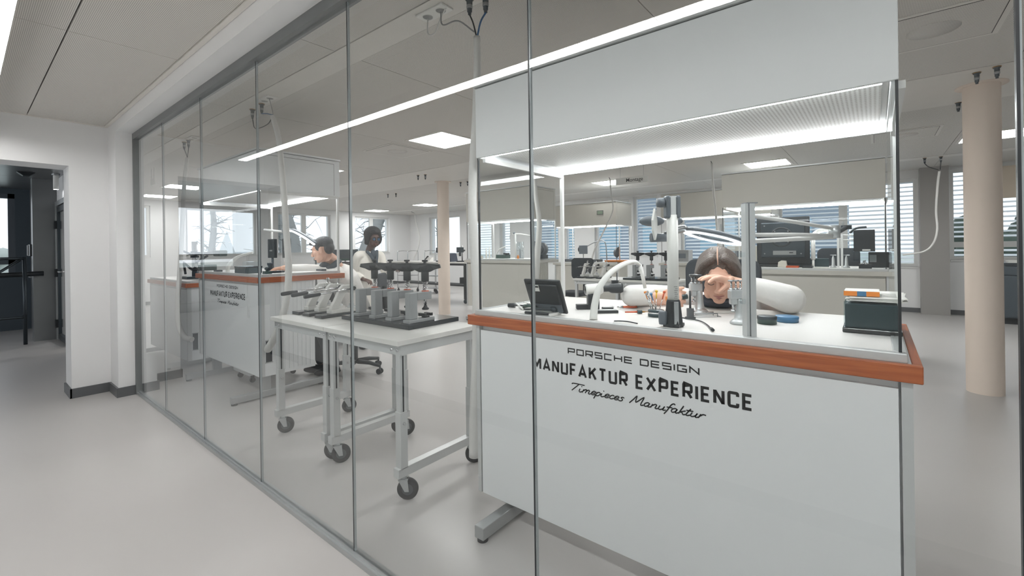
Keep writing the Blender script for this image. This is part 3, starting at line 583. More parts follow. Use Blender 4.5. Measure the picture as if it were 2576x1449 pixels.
def hand(mb, w, D, N, S, curl, k=1.0, thumb=None):
    """w wrist, D direction of the fingers, N back of the hand, S towards the thumb; curl = bend in degrees at the three knuckles of each finger"""
    w = V(w); D = V(D).normalized(); N = V(N); N = (N - D * N.dot(D)).normalized(); S0 = D.cross(N); S0 = S0 if S0.dot(V(S)) > 0 else -S0
    M = Matrix((S0, D, N)).transposed()
    mb.tube([w - D * .03 * k, w + D * .012 * k], [.026 * k, .026 * k], 12); mb.ell(w + D * .048 * k, (.041 * k, .056 * k, .0165 * k), 16, 10, 0, M); mb.ell(w + D * .03 * k + S0 * .024 * k - N * .006 * k, (.019 * k, .035 * k, .016 * k), 12, 8, 0, M)
    for i, (off, L) in enumerate(((.030, .074), (.0105, .084), (-.0095, .078), (-.0285, .061))):
        p = w + D * (.088 - (.006 if i in (0, 3) else 0)) * k + S0 * off * k; d = (D + S0 * off * 2.2).normalized(); pts = [p - D * .03 * k, p]
        ax = S0; b = 0; c = curl[i] if isinstance(curl[0], (list, tuple)) else curl
        for j, f in enumerate((.46, .31, .23)):
            d = Quaternion(ax, radians(c[j]) * (1 if ax.cross(d).dot(N) < 0 else -1)) @ d; p = p + d * L * f * k; pts.append(p)
        mb.tube(pts, [.010 * k, .0096 * k, .0085 * k, .0078 * k, .0058 * k], 8)
    q = w + D * .028 * k + S0 * .03 * k; td = V(thumb) if thumb else (D * .6 + S0 * .75 - N * .35); td.normalize(); t2 = (td + D * .5 - N * .25).normalized()
    mb.tube([q - td * .02 * k, q + td * .03 * k, q + td * .03 * k + t2 * .03 * k, q + td * .03 * k + t2 * .052 * k], [.0135 * k, .0115 * k, .0098 * k, .0065 * k], 8)
def limb(mb, pts, rs, n=14): mb.tube(spline(pts, 5), [rs[0] + (rs[-1] - rs[0]) * 0 if 0 else None for _ in ()] or _rad(pts, rs, 5), n); return mb
def _rad(pts, rs, k):
    out = []
    for i in range(len(pts) - 1):
        for j in range(k): out.append(rs[i] + (rs[i + 1] - rs[i]) * j / k)
    return out + [rs[-1]]
def trunk(mb, pts, dims, side, n=20):
    """lofted torso: pts up the spine, dims = (half width, half depth), side = the person's right"""
    side = V(side).normalized(); k = len(pts); pts = [V(p) for p in pts]; vs = []
    for i, p in enumerate(pts):
        ax = (pts[min(i + 1, k - 1)] - pts[max(i - 1, 0)]).normalized(); r = (side - ax * side.dot(ax)).normalized(); f = ax.cross(r)
        for j in range(n): q = 2 * pi * j / n; vs.append(p + r * dims[i][0] * cos(q) + f * dims[i][1] * sin(q))
    fs = [(i * n + j, i * n + (j + 1) % n, (i + 1) * n + (j + 1) % n, (i + 1) * n + j) for i in range(k - 1) for j in range(n)] + [list(range(n))[::-1], [(k - 1) * n + j for j in range(n)]]
    mb.add(vs, fs, 0, True); return mb
def legs(mb, hips, knees, ankles, r=(.085, .06, .045)):
    for h, kn, a in zip(hips, knees, ankles): limb(mb, [h, (V(h) + V(kn)) / 2, kn, (V(kn) + V(a)) / 2, a], [r[0], r[0] * .88, r[1], r[1] * .95, r[2]])
def shoes(t, ankles, F, m='black_plastic'):
    F = V(F); F.z = 0; F.normalize()
    for a in ankles:
        a = V(a); c = V((a.x, a.y, 0)) + F * .06; R = Matrix((V((F.y, -F.x, 0)), F, V((0, 0, 1)))).transposed()
        obj('shoe', MB().ell(c + V((0, 0, .045)), (.043, .13, .045), 16, 10, 0, R).ell(c - F * .07 + V((0, 0, .06)), (.04, .055, .055), 14, 10, 0, R), m, t)
# ---- seated woman at the front bench
t = thing('person', 'seated woman in white lab coat with long brown hair leaning over the front bench', 'person', (0, 0, 0))
hF, hU = V((-.90, -.24, -.37)), V((-.3, -.06, .95)); hc = V((2.236, .572, 1.157))
sh = [V((2.42, .80, 1.01)), V((2.54, .41, 1.02))]; el = [V((2.085, .935, 1.052)), V((2.25, .30, 1.06))]; wr = [V((2.045, .765, 1.062)), V((2.140, .500, 1.140))]
pel = V((2.78, .58, .64)); chest = V((2.53, .60, .95)); side = V((-.31, .95, 0))
b = MB(); P = head(b, hc, hF, hU)
limb(b, [V((2.46, .60, 1.03)), V((2.37, .59, 1.06)), hc + V((.05, .01, -.05))], [.062, .052, .055])
trunk(b, [pel, V((2.70, .58, .82)), chest, V((2.47, .6, 1.04))], [(.15, .11), (.125, .1), (.15, .1), (.11, .07)], side)
for i in (0, 1): limb(b, [sh[i], (sh[i] + el[i]) / 2, el[i], (el[i] + wr[i]) / 2, wr[i]], [.05, .043, .038, .034, .026])
legs(b, [(2.74, .68, .62), (2.74, .48, .62)], [(2.45, .72, .60), (2.45, .46, .60)], [(2.5, .72, .10), (2.5, .46, .10)])
hand(b, wr[1], (-.80, .52, .26), (-.2, .1, .97), (-.55, -.8, 0), [[20, 16, 12], [16, 12, 10], [16, 12, 10], [20, 16, 12]], 1.0, thumb=(-.55, .35, -.65))
hand(b, wr[0], (-.25, -.93, .05), (-.9, .22, .25), (0, -.15, 1), [[72, 88, 50], [76, 92, 52], [78, 92, 52], [80, 92, 50]], .98, thumb=(-.2, -.75, .3))
flesh('body', b, 'skin_fair', t, .0038, 5); face_bits(t, P, 'lip_rose', 'brow_brown', 1, False)
for s in (-1, 1): obj('eyelash', MB().tube(spline([P(s * .018, .0945, .004), P(s * .031, .0965, -.0005), P(s * .044, .0905, .003)], 4), .0014, 6), 'brow_brown', t)
c = MB(); trunk(c, [V((2.82, .58, .52)), V((2.78, .58, .66)), V((2.70, .585, .82)), chest, V((2.47, .6, 1.02)), V((2.43, .6, 1.05))], [(.2, .16), (.18, .14), (.155, .125), (.18, .125), (.15, .085), (.085, .06)], side)
limb(c, [chest + (sh[0] - chest) * .6, sh[0], (sh[0] + el[0]) / 2 + V((0, .02, .01)), el[0] + V((.01, .005, .004)), (el[0] + wr[0]) / 2 + V((0, 0, .01)), wr[0] + (el[0] - wr[0]) * .25], [.07, .07, .062, .054, .048, .04])
limb(c, [chest + (sh[1] - chest) * .6, sh[1], (sh[1] + el[1]) / 2 + V((0, -.02, .01)), el[1] + V((.01, -.005, .004)), (el[1] + wr[1]) / 2 + V((0, 0, .006)), wr[1] + (el[1] - wr[1]) * .3], [.07, .072, .068, .062, .05, .04])
for kx in (.7, .48): limb(c, [(2.74, kx - .01, .60), (2.58, kx + (.02 if kx > .6 else -.02), .62)], [.12, .1])
flesh('lab_coat', c, 'coat_cloth', t, .007, 4)
obj('collar', MB().tube(spline([V((2.47, .73, 1.05)), V((2.34, .69, 1.045)), V((2.25, .60, 1.03)), V((2.30, .51, 1.045)), V((2.48, .47, 1.05))], 6), [.018] * 25, 8, flat=.6).ell((2.31, .6, 1.03), (.06, .1, .035)), 'navy_cloth', t)
h = MB(); F_, U_, R_ = basis(hF, hU); Mh = Matrix((R_, F_, U_)).transposed(); Q = lambda r, f, u: hc + R_ * r + F_ * f + U_ * u
h.ell(Q(0, -.024, .042), (.086, .1, .09), 24, 16, 0, Mh)
for s in (-1, 1):
    for k in range(6):
        a = k / 5; p0 = Q(s * .012, .062 - a * .13, .118 - a * .012); p1 = Q(s * .062, .058 - a * .11, .075); p2 = Q(s * .086, .03 - a * .09, .0); p3 = Q(s * .094, -.005 - a * .075, -.075); p4 = Q(s * (.098 + .012 * a), -.05 - a * .07, -.15)
        if s > 0 and k < 2: p3 = Q(s * .088, .005 - a * .1, -.07)
        h.tube(spline([p0, p1, p2, p3, p4], 4), [.012] + [.019] * 12 + [.017] * 3 + [.008], 8)
flesh('hair', h, 'hair_brown', t, .0045, 3)
obj('parting', MB().tube([Q(0, .085, .093), Q(.001, .06, .124), Q(0, .02, .1365), Q(0, -.02, .137)], [.002, .0032, .003, .001], 6), 'scalp', t)
tr = MB(); legs(tr, [(2.72, .68, .6), (2.72, .48, .6)], [(2.43, .72, .59), (2.43, .46, .59)], [(2.5, .72, .11), (2.5, .46, .11)], (.1, .075, .06)); flesh('trousers', tr, 'navy_cloth', t, .009, 3); shoes(t, [(2.5, .72, .1), (2.5, .46, .1)], (-1, 0, 0))
# ---- seated man at the second bench
t = thing('person', 'seated man with short dark hair and white lab coat, arm stretched over the second bench', 'person', (0, 0, 0))
hF, hU = V((-.62, .72, -.26)), V((-.12, .16, .97)); hc = V((2.30, 4.31, 1.305))
side = V((.777, .629, 0)); mid = V((2.51, 4.35, 1.09)); sh = [mid + side * .18 - UPZ * .03, mid - side * .18 - UPZ * .035]; el = [V((2.46, 4.78, 1.10)), V((2.22, 4.42, 1.115))]; wr = [V((2.2, 4.78, 1.125)), V((2.035, 4.575, 1.135))]
pel = V((2.66, 4.30, .60)); b = MB(); P = head(b, hc, hF, hU, 1.02)
limb(b, [mid + V((-.02, 0, .01)), mid + V((-.09, -.01, .11)), hc + V((.03, -.02, -.06))], [.07, .06, .058])
trunk(b, [pel, V((2.61, 4.32, .8)), V((2.54, 4.34, 1.0)), mid], [(.16, .12), (.15, .11), (.17, .12), (.13, .08)], side)
for i in (0, 1): limb(b, [sh[i], (sh[i] + el[i]) / 2, el[i], (el[i] + wr[i]) / 2, wr[i]], [.055, .048, .04, .036, .028])
legs(b, [(2.62, 4.42, .6), (2.62, 4.22, .6)], [(2.34, 4.62, .58), (2.34, 4.4, .58)], [(2.45, 4.62, .1), (2.45, 4.4, .1)])
hand(b, wr[1], (-.6, .77, -.1), (.1, .1, 1), (-.77, -.63, 0), [[30, 35, 20]] * 4, 1.0); hand(b, wr[0], (-.95, .1, -.1), (0, .1, 1), (0, -1, 0), [[30, 35, 20]] * 4, 1.0)
flesh('body', b, 'skin_fair', t, .005, 4); face_bits(t, P, 'lip_rose', 'hair_dark', 1.02)
c = MB(); trunk(c, [V((2.68, 4.29, .48)), pel, V((2.62, 4.32, .8)), V((2.55, 4.34, 1.0)), mid + V((0, 0, .0)), mid + V((-.02, 0, .05))], [(.22, .19), (.2, .165), (.18, .145), (.19, .14), (.16, .1), (.07, .06)], side)
for i in (0, 1): limb(c, [mid + (sh[i] - mid) * .5, sh[i], (sh[i] + el[i]) / 2, el[i], (el[i] + wr[i]) / 2, wr[i] + (el[i] - wr[i]) * .2], [.08, .075, .062, .052, .046, .04])
flesh('lab_coat', c, 'coat_cloth', t, .008, 4)
obj('collar', MB().tube(spline([V((2.50, 4.41, 1.17)), V((2.46, 4.30, 1.19)), V((2.385, 4.245, 1.155)), V((2.31, 4.27, 1.10)), V((2.26, 4.34, 1.05))], 6), [.03, .034] + [.036] * 21 + [.03, .02], 10, flat=.7).ell((2.33, 4.33, 1.12), (.06, .06, .07)), 'shirt_dark', t)
F_, U_, R_ = basis(hF, hU); Mh = Matrix((R_, F_, U_)).transposed(); Q = lambda r, f, u: hc + (R_ * r + F_ * f + U_ * u) * 1.02
h = MB().ell(Q(0, -.022, .058), (.08, .1, .078), 24, 14, 0, Mh).ell(Q(0, -.06, .01), (.072, .058, .065), 20, 12, 0, Mh).ell(Q(0, .055, .098), (.058, .048, .03), 18, 10, 0, Mh).ell(Q(0, .088, .09), (.035, .02, .018), 14, 8, 0, Mh)
for s in (-1, 1): h.ell(Q(s * .068, .012, .035), (.012, .03, .04), 12, 8, 0, Mh)
flesh('hair', h, 'hair_dark', t, .005, 3)
tr = MB(); legs(tr, [(2.62, 4.42, .6), (2.62, 4.22, .6)], [(2.32, 4.62, .58), (2.32, 4.4, .58)], [(2.45, 4.62, .11), (2.45, 4.4, .11)], (.105, .08, .065)); flesh('trousers', tr, 'charcoal_cloth', t, .01, 3); shoes(t, [(2.45, 4.62, .1), (2.45, 4.4, .1)], (-.8, .4, 0))
# ---- standing woman
t = thing('person', 'standing woman with round black hair and open cream lab coat at a far table', 'person', (0, 0, 0))
k = .98; hF, hU = V((-.20, -.93, -.14)), V((0, -.12, 1)); hc = V((3.495, 5.215, 1.452)); side = V((-.95, .2, 0))
mid = V((3.46, 5.27, 1.24)); sh = [mid + V((-.14, .03, -.02)), mid + V((.145, -.035, -.02))]; el = [V((3.30, 5.36, .99)), V((3.62, 5.14, 1.0))]; wr = [V((3.31, 5.18, .92)), V((3.60, 4.93, 1.04))]
b = MB(); P = head(b, hc, hF, hU, k); limb(b, [mid, mid + V((.01, -.01, .08)), hc + V((0, .02, -.06))], [.06, .05, .05])
trunk(b, [V((3.45, 5.3, .80)), V((3.45, 5.29, 1.0)), V((3.46, 5.28, 1.15)), mid], [(.15, .11), (.125, .1), (.15, .1), (.11, .07)], side)
for i in (0, 1): limb(b, [sh[i], (sh[i] + el[i]) / 2, el[i], (el[i] + wr[i]) / 2, wr[i]], [.045, .04, .035, .032, .025])
lg = [[(3.36, 5.31, .8), (3.54, 5.29, .8)], [(3.36, 5.31, .44), (3.55, 5.27, .44)], [(3.36, 5.34, .09), (3.55, 5.3, .09)]]; legs(b, *lg)
hand(b, wr[0], (.3, -.9, -.2), (-.2, 0, 1), (1, .3, 0), [[25, 30, 20]] * 4, .95); hand(b, wr[1], (-.1, -.95, .1), (0, .1, 1), (-1, 0, 0), [[25, 30, 20]] * 4, .95)
flesh('body', b, 'skin_deep', t, .0055, 4); face_bits(t, P, 'lip_deep', 'hair_black', k)
c = MB(); trunk(c, [V((3.45, 5.31, .45)), V((3.45, 5.305, .62)), V((3.45, 5.3, .82)), V((3.45, 5.29, 1.0)), V((3.46, 5.28, 1.14)), mid + V((0, 0, .02)), mid + V((0, 0, .05))], [(.18, .15), (.17, .14), (.155, .125), (.13, .11), (.15, .11), (.125, .08), (.065, .05)], side)
for i in (0, 1): limb(c, [mid + (sh[i] - mid) * .5, sh[i], (sh[i] + el[i]) / 2, el[i], (el[i] + wr[i]) / 2, wr[i] + (el[i] - wr[i]) * .1], [.065, .064, .056, .05, .044, .04])
flesh('lab_coat', c, 'coat_cream', t, .008, 4)
obj('collar', MB().tube(spline([mid + V((-.07, -.05, .05)), mid + V((-.03, -.105, -.03)), mid + V((.005, -.135, -.13))], 5), [.02] * 11, 8).tube(spline([mid + V((.08, -.06, .05)), mid + V((.045, -.11, -.03)), mid + V((.015, -.138, -.13))], 5), [.02] * 11, 8).ell(mid + V((.008, -.085, .0)), (.035, .04, .07)), 'shirt_dark', t)
obj('placket', MB().tube(spline([mid + V((.015, -.135, -.13)), mid + V((.01, -.14, -.28)), mid + V((.0, -.13, -.45)), mid + V((-.01, -.15, -.75))], 6), [.004] * 19, 6), 'beige_dark', t)
F_, U_, R_ = basis(hF, hU); Mh = Matrix((R_, F_, U_)).transposed(); Q = lambda r, f, u: hc + (R_ * r + F_ * f + U_ * u) * k
h = MB().ell(Q(0, -.045, .06), (.118, .11, .108), 22, 14, 0, Mh).ell(Q(0, .045, .1), (.075, .05, .035), 18, 10, 0, Mh)
for s in (-1, 1): h.ell(Q(s * .085, -.01, .0), (.036, .05, .075), 14, 10, 0, Mh).ell(Q(s * .08, -.03, -.06), (.03, .04, .03), 14, 10, 0, Mh)
flesh('hair', h, 'hair_black', t, .006, 2)
g = MB()
for s in (-1, 1): g.torus(Q(s * .033, .104, .004), .02, .0026, F_, 20, 6)
g.tube([Q(-.01, .106, .008), Q(.01, .106, .008)], .002, 6)
for s in (-1, 1): g.tube([Q(s * .056, .1, .006), Q(s * .082, .0, .01)], .0018, 6)
gl = obj('glasses', g, 'black_gloss', t); obj('lens', MB().lathe([(.02, 0), (0, .001)], Q(-.033, .104, .004), F_, 18), 'lens_reflection_blue', gl); obj('lens', MB().lathe([(.02, 0), (0, .001)], Q(.033, .104, .004), F_, 18), 'lens_reflection_blue', gl)
tr = MB(); legs(tr, *lg, (.095, .07, .055)); flesh('trousers', tr, 'charcoal_cloth', t, .01, 3); shoes(t, lg[2], (-.2, -.95, 0))
# ================================================================ things on the front bench
Z1 = .998
RT, FW, UP = V((.629, -.777, 0)), V((.777, .629, 0)), V((0, 0, 1))
def tilt(n):
    n = V(n).normalized(); a = RT - n * RT.dot(n); a.normalize(); return n, a
# magnifier lamp on its white tube
t = thing('magnifier_lamp', 'tall white tube lamp with lit ring magnifier standing at the front bench edge', 'lamp', (1.69, .592, Z1)); L = lambda x, y, z: V((x - 1.69, y - .592, z - Z1))
obj('clamp', MB().prism([(-.034, -.03), (.034, -.03), (.03, .03), (-.03, .03)], 'z', 0, .012).add([], []).lathe([(.036, 0), (.033, .03), (.026, .095), (.0235, .1)], n=8, sm=False).obox(-FW * .03 + UP * .05, (.006, .017, .09), Matrix((FW, -RT, UP)).transposed(), 1).lathe([(.014, 0), (.016, .01), (.016, .045), (.012, .05), (0, .05)], -RT * .04 + UP * .008, UP, 14, 2), ['black_plastic', 'alu', 'grey_plastic'], t, bev=.002)
po = obj('pole', MB().cyl((0, 0, .095), (0, 0, .418), .0205, n=28), 'white_plastic', t)
lm = MB()
for k in range(7): lm.obox(-FW * .0207 + RT * (.002 + (k % 3) * .0012) + UP * (.108 + k * .007), (.0006, .010 if k % 2 else .013, .0022), Matrix((FW, -RT, UP)).transposed())
obj('rating_label', lm, 'cable_grey', po)
n = MB()
for s in (-1, 1): n.prism(rrect(-.021, .405, .021, .488, .018, 6), 'y', -.009, .009) if 0 else n.obox(RT * s * .019 + UP * .448, (.016, .042, .085), Matrix((RT, FW, UP)).transposed())
hd = obj('head_joint', n, 'grey_plastic', t, bev=.007, seg=3)
obj('strip', MB().obox(UP * .447, (.02, .03, .082), Matrix((RT, FW, UP)).transposed()), 'alu_light', hd)
obj('knob', MB().lathe([(.0, -.03), (.016, -.029), (.018, -.02), (.018, -.006), (.008, 0), (.006, .01)], -RT * .027 + UP * .465, RT, 12), 'grey_plastic', hd)
W0 = V((.09, .0, .385)) + RT * .0
obj('wing_joint', MB().ell(FW * .07 + RT * -.055 + UP * .40, (.05, .02, .021), 18, 12, 0, Matrix((RT, FW, UP)).transposed()).ell(FW * .07 + RT * .035 + UP * .40, (.032, .018, .018), 18, 12, 0, Matrix((RT, FW, UP)).transposed()).cyl(FW * .07 - RT * .06 + UP * .335, FW * .07 + RT * .01 + UP * .335, .018, .016), 'grey_plastic', t)
obj('cover_plate', MB().prism([(-.052, .40), (-.03, .445), (-.012, .40), (-.012, .355), (-.03, .325), (-.05, .36)], 'y', .052, .06).add([], []), 'white_plastic', t)
nv, av = tilt(UP + RT * .27 - FW * .0); C = L(*V((1.885, .50, 1.338)))
rg = obj('ring_head', MB().torus(C, .098, .016, nv, 48, 10, 0, .62), 'grey_plastic', t)
obj('led_ring', MB().lathe([(.084, -.0085), (.110, -.0085), (.110, -.0125), (.084, -.0125), (.084, -.0085)], C, nv, 48), 'ring_led', rg)
obj('lens', MB().lathe([(0, .003), (.08, .002), (.08, -.002), (0, -.003)], C, nv, 40), 'clear_plastic', rg)
obj('arm', MB().tube(spline([FW * .07 + UP * .345, FW * .08 + RT * .03 + UP * .36, C - av * .112 + nv * .003], 6), [.013] * 6 + [.015] * 6 + [.012], 10), 'steel', t)
# grey profile post with folded arms
t = thing('arm_post', 'grey aluminium profile post with folded double arms at the front bench edge', 'stand', (1.655, .322, Z1))
R2 = Matrix((RT, FW, UP)).transposed()
obj('pole', MB().obox(UP * .219, (.018, .03, .438), R2).obox(RT * -.0115 + UP * .219, (.004, .024, .438), R2, 1).obox(RT * -.018 + UP * .219, (.009, .03, .438), R2).obox(UP * .44, (.036, .032, .004), R2, 1), ['alu_light', 'steel'], t)
for z in (.115, .27): obj('cable_clip', MB().obox(-RT * .02 + UP * z, (.026, .02, .016), R2), 'clear_plastic', t)
HB = V((2.10, .12, 1.345)) - V((1.655, .322, Z1))
for p, q in ((RT * .012 + UP * .40 + FW * .02, HB + UP * .012), (RT * .012 + UP * .335 + FW * .02, HB - UP * .014)): obj('arm', MB().tube([p, p * .5 + q * .5 + UP * .002, q], .007, 12), 'white_metal', t)
obj('arm', MB().tube(spline([RT * .01 + UP * .31 + FW * .02, RT * .07 + FW * .1 + UP * .315, HB - UP * .02], 5), .008, 12), 'white_metal', t)
obj('elbow_joint', MB().cyl(HB - UP * .024, HB + UP * .024, .019, n=24), 'alu', t)
obj('tip_arm', MB().tube([HB, HB + RT * .05 + FW * .05 - UP * .002, HB + RT * .11 + FW * .09 + UP * .018], [.006, .007, .009], 10).obox(HB + RT * .12 + FW * .1 + UP * .02, (.03, .02, .016), R2), 'dark_steel', t)
# curved white task lamp
t = thing('task_lamp', 'curved white arch lamp with thin drooping head on the front bench', 'lamp', (1.657, .913, Z1))
A = [V(p) - V((1.657, .913, Z1)) for p in ((1.657, .913, .998), (1.675, .915, 1.06), (1.70, .905, 1.13), (1.755, .88, 1.19), (1.83, .85, 1.226), (1.885, .83, 1.233), (1.915, .82, 1.218))]
ap = spline(A, 6); obj('arm', MB().tube(ap, [.0175 - .007 * i / (len(ap) - 1) for i in range(len(ap))], 14, flat=.62), 'white_plastic', t)
obj('hinge', MB().cyl(A[-1] + UP * -.004 - RT * .012, A[-1] + UP * -.004 + RT * .016, .007, n=12), 'steel', t)
hd = obj('lamp_head', MB().tube([A[-1] + RT * .004, A[-1] + RT * .014 - UP * .05, A[-1] + RT * .024 - UP * .105], [.0085, .0085, .0075], 12), 'white_plastic', t); obj('switch', MB().ell(A[-1] + RT * .026 - UP * .06, .004), 'black_plastic', hd)
# display seen from the back
t = thing('display', 'small black display leaning on its stand, seen from behind, front bench left end', 'display', (1.70, 1.165, Z1))
ux, uy = V((0, -1, 0)), V((-.40, 0, .917)); un_ = ux.cross(uy).normalized(); Rm = Matrix((ux, uy, un_)).transposed()
obj('housing', MB().obox(uy * .09 + V((.012, 0, .0)), (.195, .168, .012), Rm).obox(uy * .10 + V((.0, 0, .0)) + un_ * -.004, (.165, .10, .02), Rm), 'black_plastic', t, bev=.005, seg=3)
sg = -1 if un_.x > 0 else 1
fb = un_ * (.0115 if un_.x < 0 else -.0165)
obj('port_bay', MB().obox(uy * .035 + V((.002, 0, 0)), (.16, .045, .012), Rm), 'grey_plastic', t)
lbp = obj('label_sticker', MB().obox(uy * .135 + V((-.003, 0, 0)) + (un_ if un_.x < 0 else -un_) * .0085 + ux * -.025, (.035, .032, .001), Rm, 0).obox(uy * .142 + V((-.0035, 0, 0)) + (un_ if un_.x < 0 else -un_) * .009 + ux * -.025, (.03, .008, .001), Rm, 1), ['paper', 'black_plastic'], t)
obj('stand_foot', MB().prism(rrect(-.075, -.06, .02, .09, .01, 3), 'z', 0, .012).tube([(-.07, -.05, .008), (-.072, .08, .008)], .007, 8, 1), ['white_plastic', 'black_plastic'], t)
solo('headset', MB().tube(spline([V((0, -.05, .014)), V((-.022, -.03, .016)), V((-.028, 0, .016)), V((-.02, .035, .016)), V((0, .05, .014))], 6), .0045, 8).ell((.002, -.05, .014), (.014, .016, .012)).ell((.002, .05, .014), (.014, .016, .012)), 'dark_steel', 'small dark curved headset resting on the foot of the black display', 'headset', (1.665, 1.17, 1.0105))
# inspection camera
t = thing('inspection_camera', 'white barrel camera with dark lens on a black block, beside the curved white lamp', 'camera', (1.93, 1.075, Z1))
B0, B1, B2 = V((0, .03, .092)), V((.05, -.03, .097)), V((.10, -.11, .10))
obj('barrel', MB().lathe([(.0, -.001), (.024, 0), (.027, .008), (.027, .075), (.021, .085), (0, .085)], B0, B1 - B0, 24), 'white_plastic', t); obj('lens', MB().lathe([(.0, -.004), (.02, -.003), (.0225, .002)], B0, B1 - B0, 24), 'black_gloss', t)
obj('rear_barrel', MB().lathe([(.016, 0), (.016, .03), (.024, .045), (.026, .085), (.02, .1), (0, .1)], B1 + (B1 - B0).normalized() * .004, B2 - B1, 20).cyl(B2 + V((0, .02, .02)), B2 + V((0, .02, .075)), .0025, n=8).obox(B2 + V((-.005, .03, .025)), (.03, .02, .025), R2), 'black_plastic', t)
obj('block', MB().obox(V((.02, 0, .036)), (.055, .05, .072), R2).cyl((.02, 0, .07), (.02, .0, .075), .02).obox(V((-.015, .04, .012)), (.06, .04, .022), R2), 'black_plastic', t, bev=.004)
# small things
for i, (x, y, s, lb) in enumerate(((1.865, .965, (.11, .045, .012), 'flat black tool case lying beside the curved white lamp'), (1.955, 1.0, (.05, .035, .012), 'small dark case behind the flat black tool case'))): solo('tool_case', MB().obox((0, 0, s[2] / 2), s, R2, 0).obox((0, 0, s[2] + .001), (s[0] * .94, s[1] * .8, .002), R2, 1), ['black_plastic', 'steel'], lb, 'case', (x, y, Z1), bev=.002)
def rod_tool(name, label, cat, loc, d, parts, group=None):
    t = thing(name, label, cat, loc, group=group); d = V(d).normalized()
    for nm, a, b, r0, r1, m in parts: obj(nm, MB().cyl(d * a, d * b, r0, r1, n=12), m, t)
    return t
rod_tool('screwdriver', 'screwdriver with red orange handle and dark knob lying on the front bench', 'screwdriver', (1.895, .845, Z1 + .009), RT, (('handle', -.035, .02, .003, .004, 'red_orange'), ('knob', .02, .04, .0085, .0085, 'teal_dark'), ('ferrule', .04, .055, .0045, .003, 'brass'), ('shaft', .055, .10, .0016, .0012, 'brass')))
t = thing('pliers', 'orange handled pliers lying open behind the red screwdriver', 'pliers', (2.05, .965, Z1 + .006))
for s in (-1, 1): obj('handle', MB().tube(spline([V((0, 0, 0)), RT * .03 + FW * .010 * s, RT * .065 + FW * .013 * s], 5), .0045, 8), 'orange' if s > 0 else 'red_orange', t)
obj('jaw', MB().tube([V((0, 0, 0)), -RT * .03], [.006, .002], 8), 'chrome', t)
solo('wire_tangle', MB().tube([V((.022 * cos(a) * (1 + .2 * sin(3 * a)), .014 * sin(a), .003 + .004 * (1 + sin(2.3 * a)))) for a in [i * .35 for i in range(40)]], .0011, 6), 'chrome', 'small tangle of thin silver wire near the orange pliers', 'wire', (1.99, 1.0, Z1 + .0005))
solo('tape_guide', MB().tube(spline([V((-.03, 0, 0)), V((-.012, .004, .012)), V((.012, .004, .014)), V((.03, 0, .001))], 6), [.006] * 18 + [.003], 8, flat=.5), 'orange', 'small orange curved strip beyond the pliers on the front bench', 'strip', (2.12, .92, Z1 + .006))
solo('stray_cable', MB().tube(spline([V((0, .05, 0)), V((-.008, .02, .004)), V((.0, -.01, .003)), V((-.004, -.05, 0))], 6), .0025, 8), 'black_plastic', 'short black cable end at the worktop edge near the curved lamp', 'cable', (1.66, .77, Z1 + .0025))
t = thing('screwdriver_stand', 'round dark and silver screwdriver stand left of the tall lamp tube', 'stand', (1.885, .735, Z1)); obj('base', MB().lathe([(.0, 0), (.033, 0), (.034, .004), (.034, .012), (.031, .014)], n=28).lathe([(.031, .02), (.034, .021), (.034, .027), (.03, .03), (0, .03)], n=28), 'teal_dark', t); obj('band', MB().lathe([(.031, .013), (.0325, .014), (.0325, .02), (.031, .021)], n=28), 'chrome', t)
for i, (a, m, mn, tl) in enumerate(((200, 'blue_item', 'blue', .05), (165, 'steel', 'plain steel', .04), (110, 'orange', 'amber', .012), (60, 'steel', 'grey capped', .03), (20, 'yellow', 'yellow', -.005), (330, 'red_orange', 'red', -.012))):
    p = V((.02 * cos(radians(a)), .02 * sin(radians(a)), 0)); d = V((p.x * 1.2, p.y * 1.2, .09)) - RT * tl * .5
    rod_tool('precision_screwdriver', 'thin precision screwdriver with %s top in the round stand' % mn, 'screwdriver', (1.885 + p.x, .735 + p.y, Z1 + .031), d, (('shaft', 0, .045, .0015, .0018, 'chrome'), ('handle', .045, .072, .0028, .0034, m if m != 'steel' else 'chrome'), ('cap', .072, .08, .0062, .0055, m)), 'precision screwdrivers in the stand')
def bench_press(label, loc, k=1, top=True):
    t = thing('hand_press', label, 'press', loc)
    obj('body', MB().lathe([(0, 0), (.042, 0), (.043, .006), (.036, .014), (.025, .022), (.021, .05), (.0175, .1), (.016, .118), (0, .118)], n=32), 'silver_cast', t)
    obj('head', MB().obox(RT * -.018 + UP * .13, (.062, .034, .04), R2).obox(RT * -.03 + UP * .10, (.03, .026, .03), R2), 'silver_cast', t, bev=.006, seg=3)
    obj('spring_die', MB().cyl(RT * -.03 + UP * .06, RT * -.03 + UP * .085, .006, n=12).lathe([(.011, .055), (.011, .062), (0, .063)], RT * -.03, n=16), 'chrome', t)
    for s in (-1, 0, 1):
        p = RT * (-.018 + s * .02)
        st = obj('stem', MB().cyl(p + UP * .148, p + UP * .188, .0038, n=12).lathe([(.009, .15), (.009, .156), (.006, .158)], p, n=14), 'chrome', t)
        if not top: obj('cap', MB().lathe([(0, .187), (.013, .187), (.0135, .19), (.013, .1925), (0, .1925)], p, n=20), 'steel', st)
    if top:
        obj('clear_cylinder', MB().lathe([(.024, .15), (.024, .187), (0, .187)], RT * -.012, n=24), 'clear_plastic', t)
        obj('cap', MB().lathe([(0, .187), (.036, .187), (.038, .192), (.036, .197), (0, .199)], RT * -.012, n=28), 'black_gloss', t)
    return t
bench_press('silver hand press with black top that the seated woman presses down', (2.11, .622, Z1)).scale = (.87,) * 3
bench_press('silver hand press with three capped stems, right of the woman\'s face', (1.885, .405, Z1), 1, False).scale = (.87,) * 3
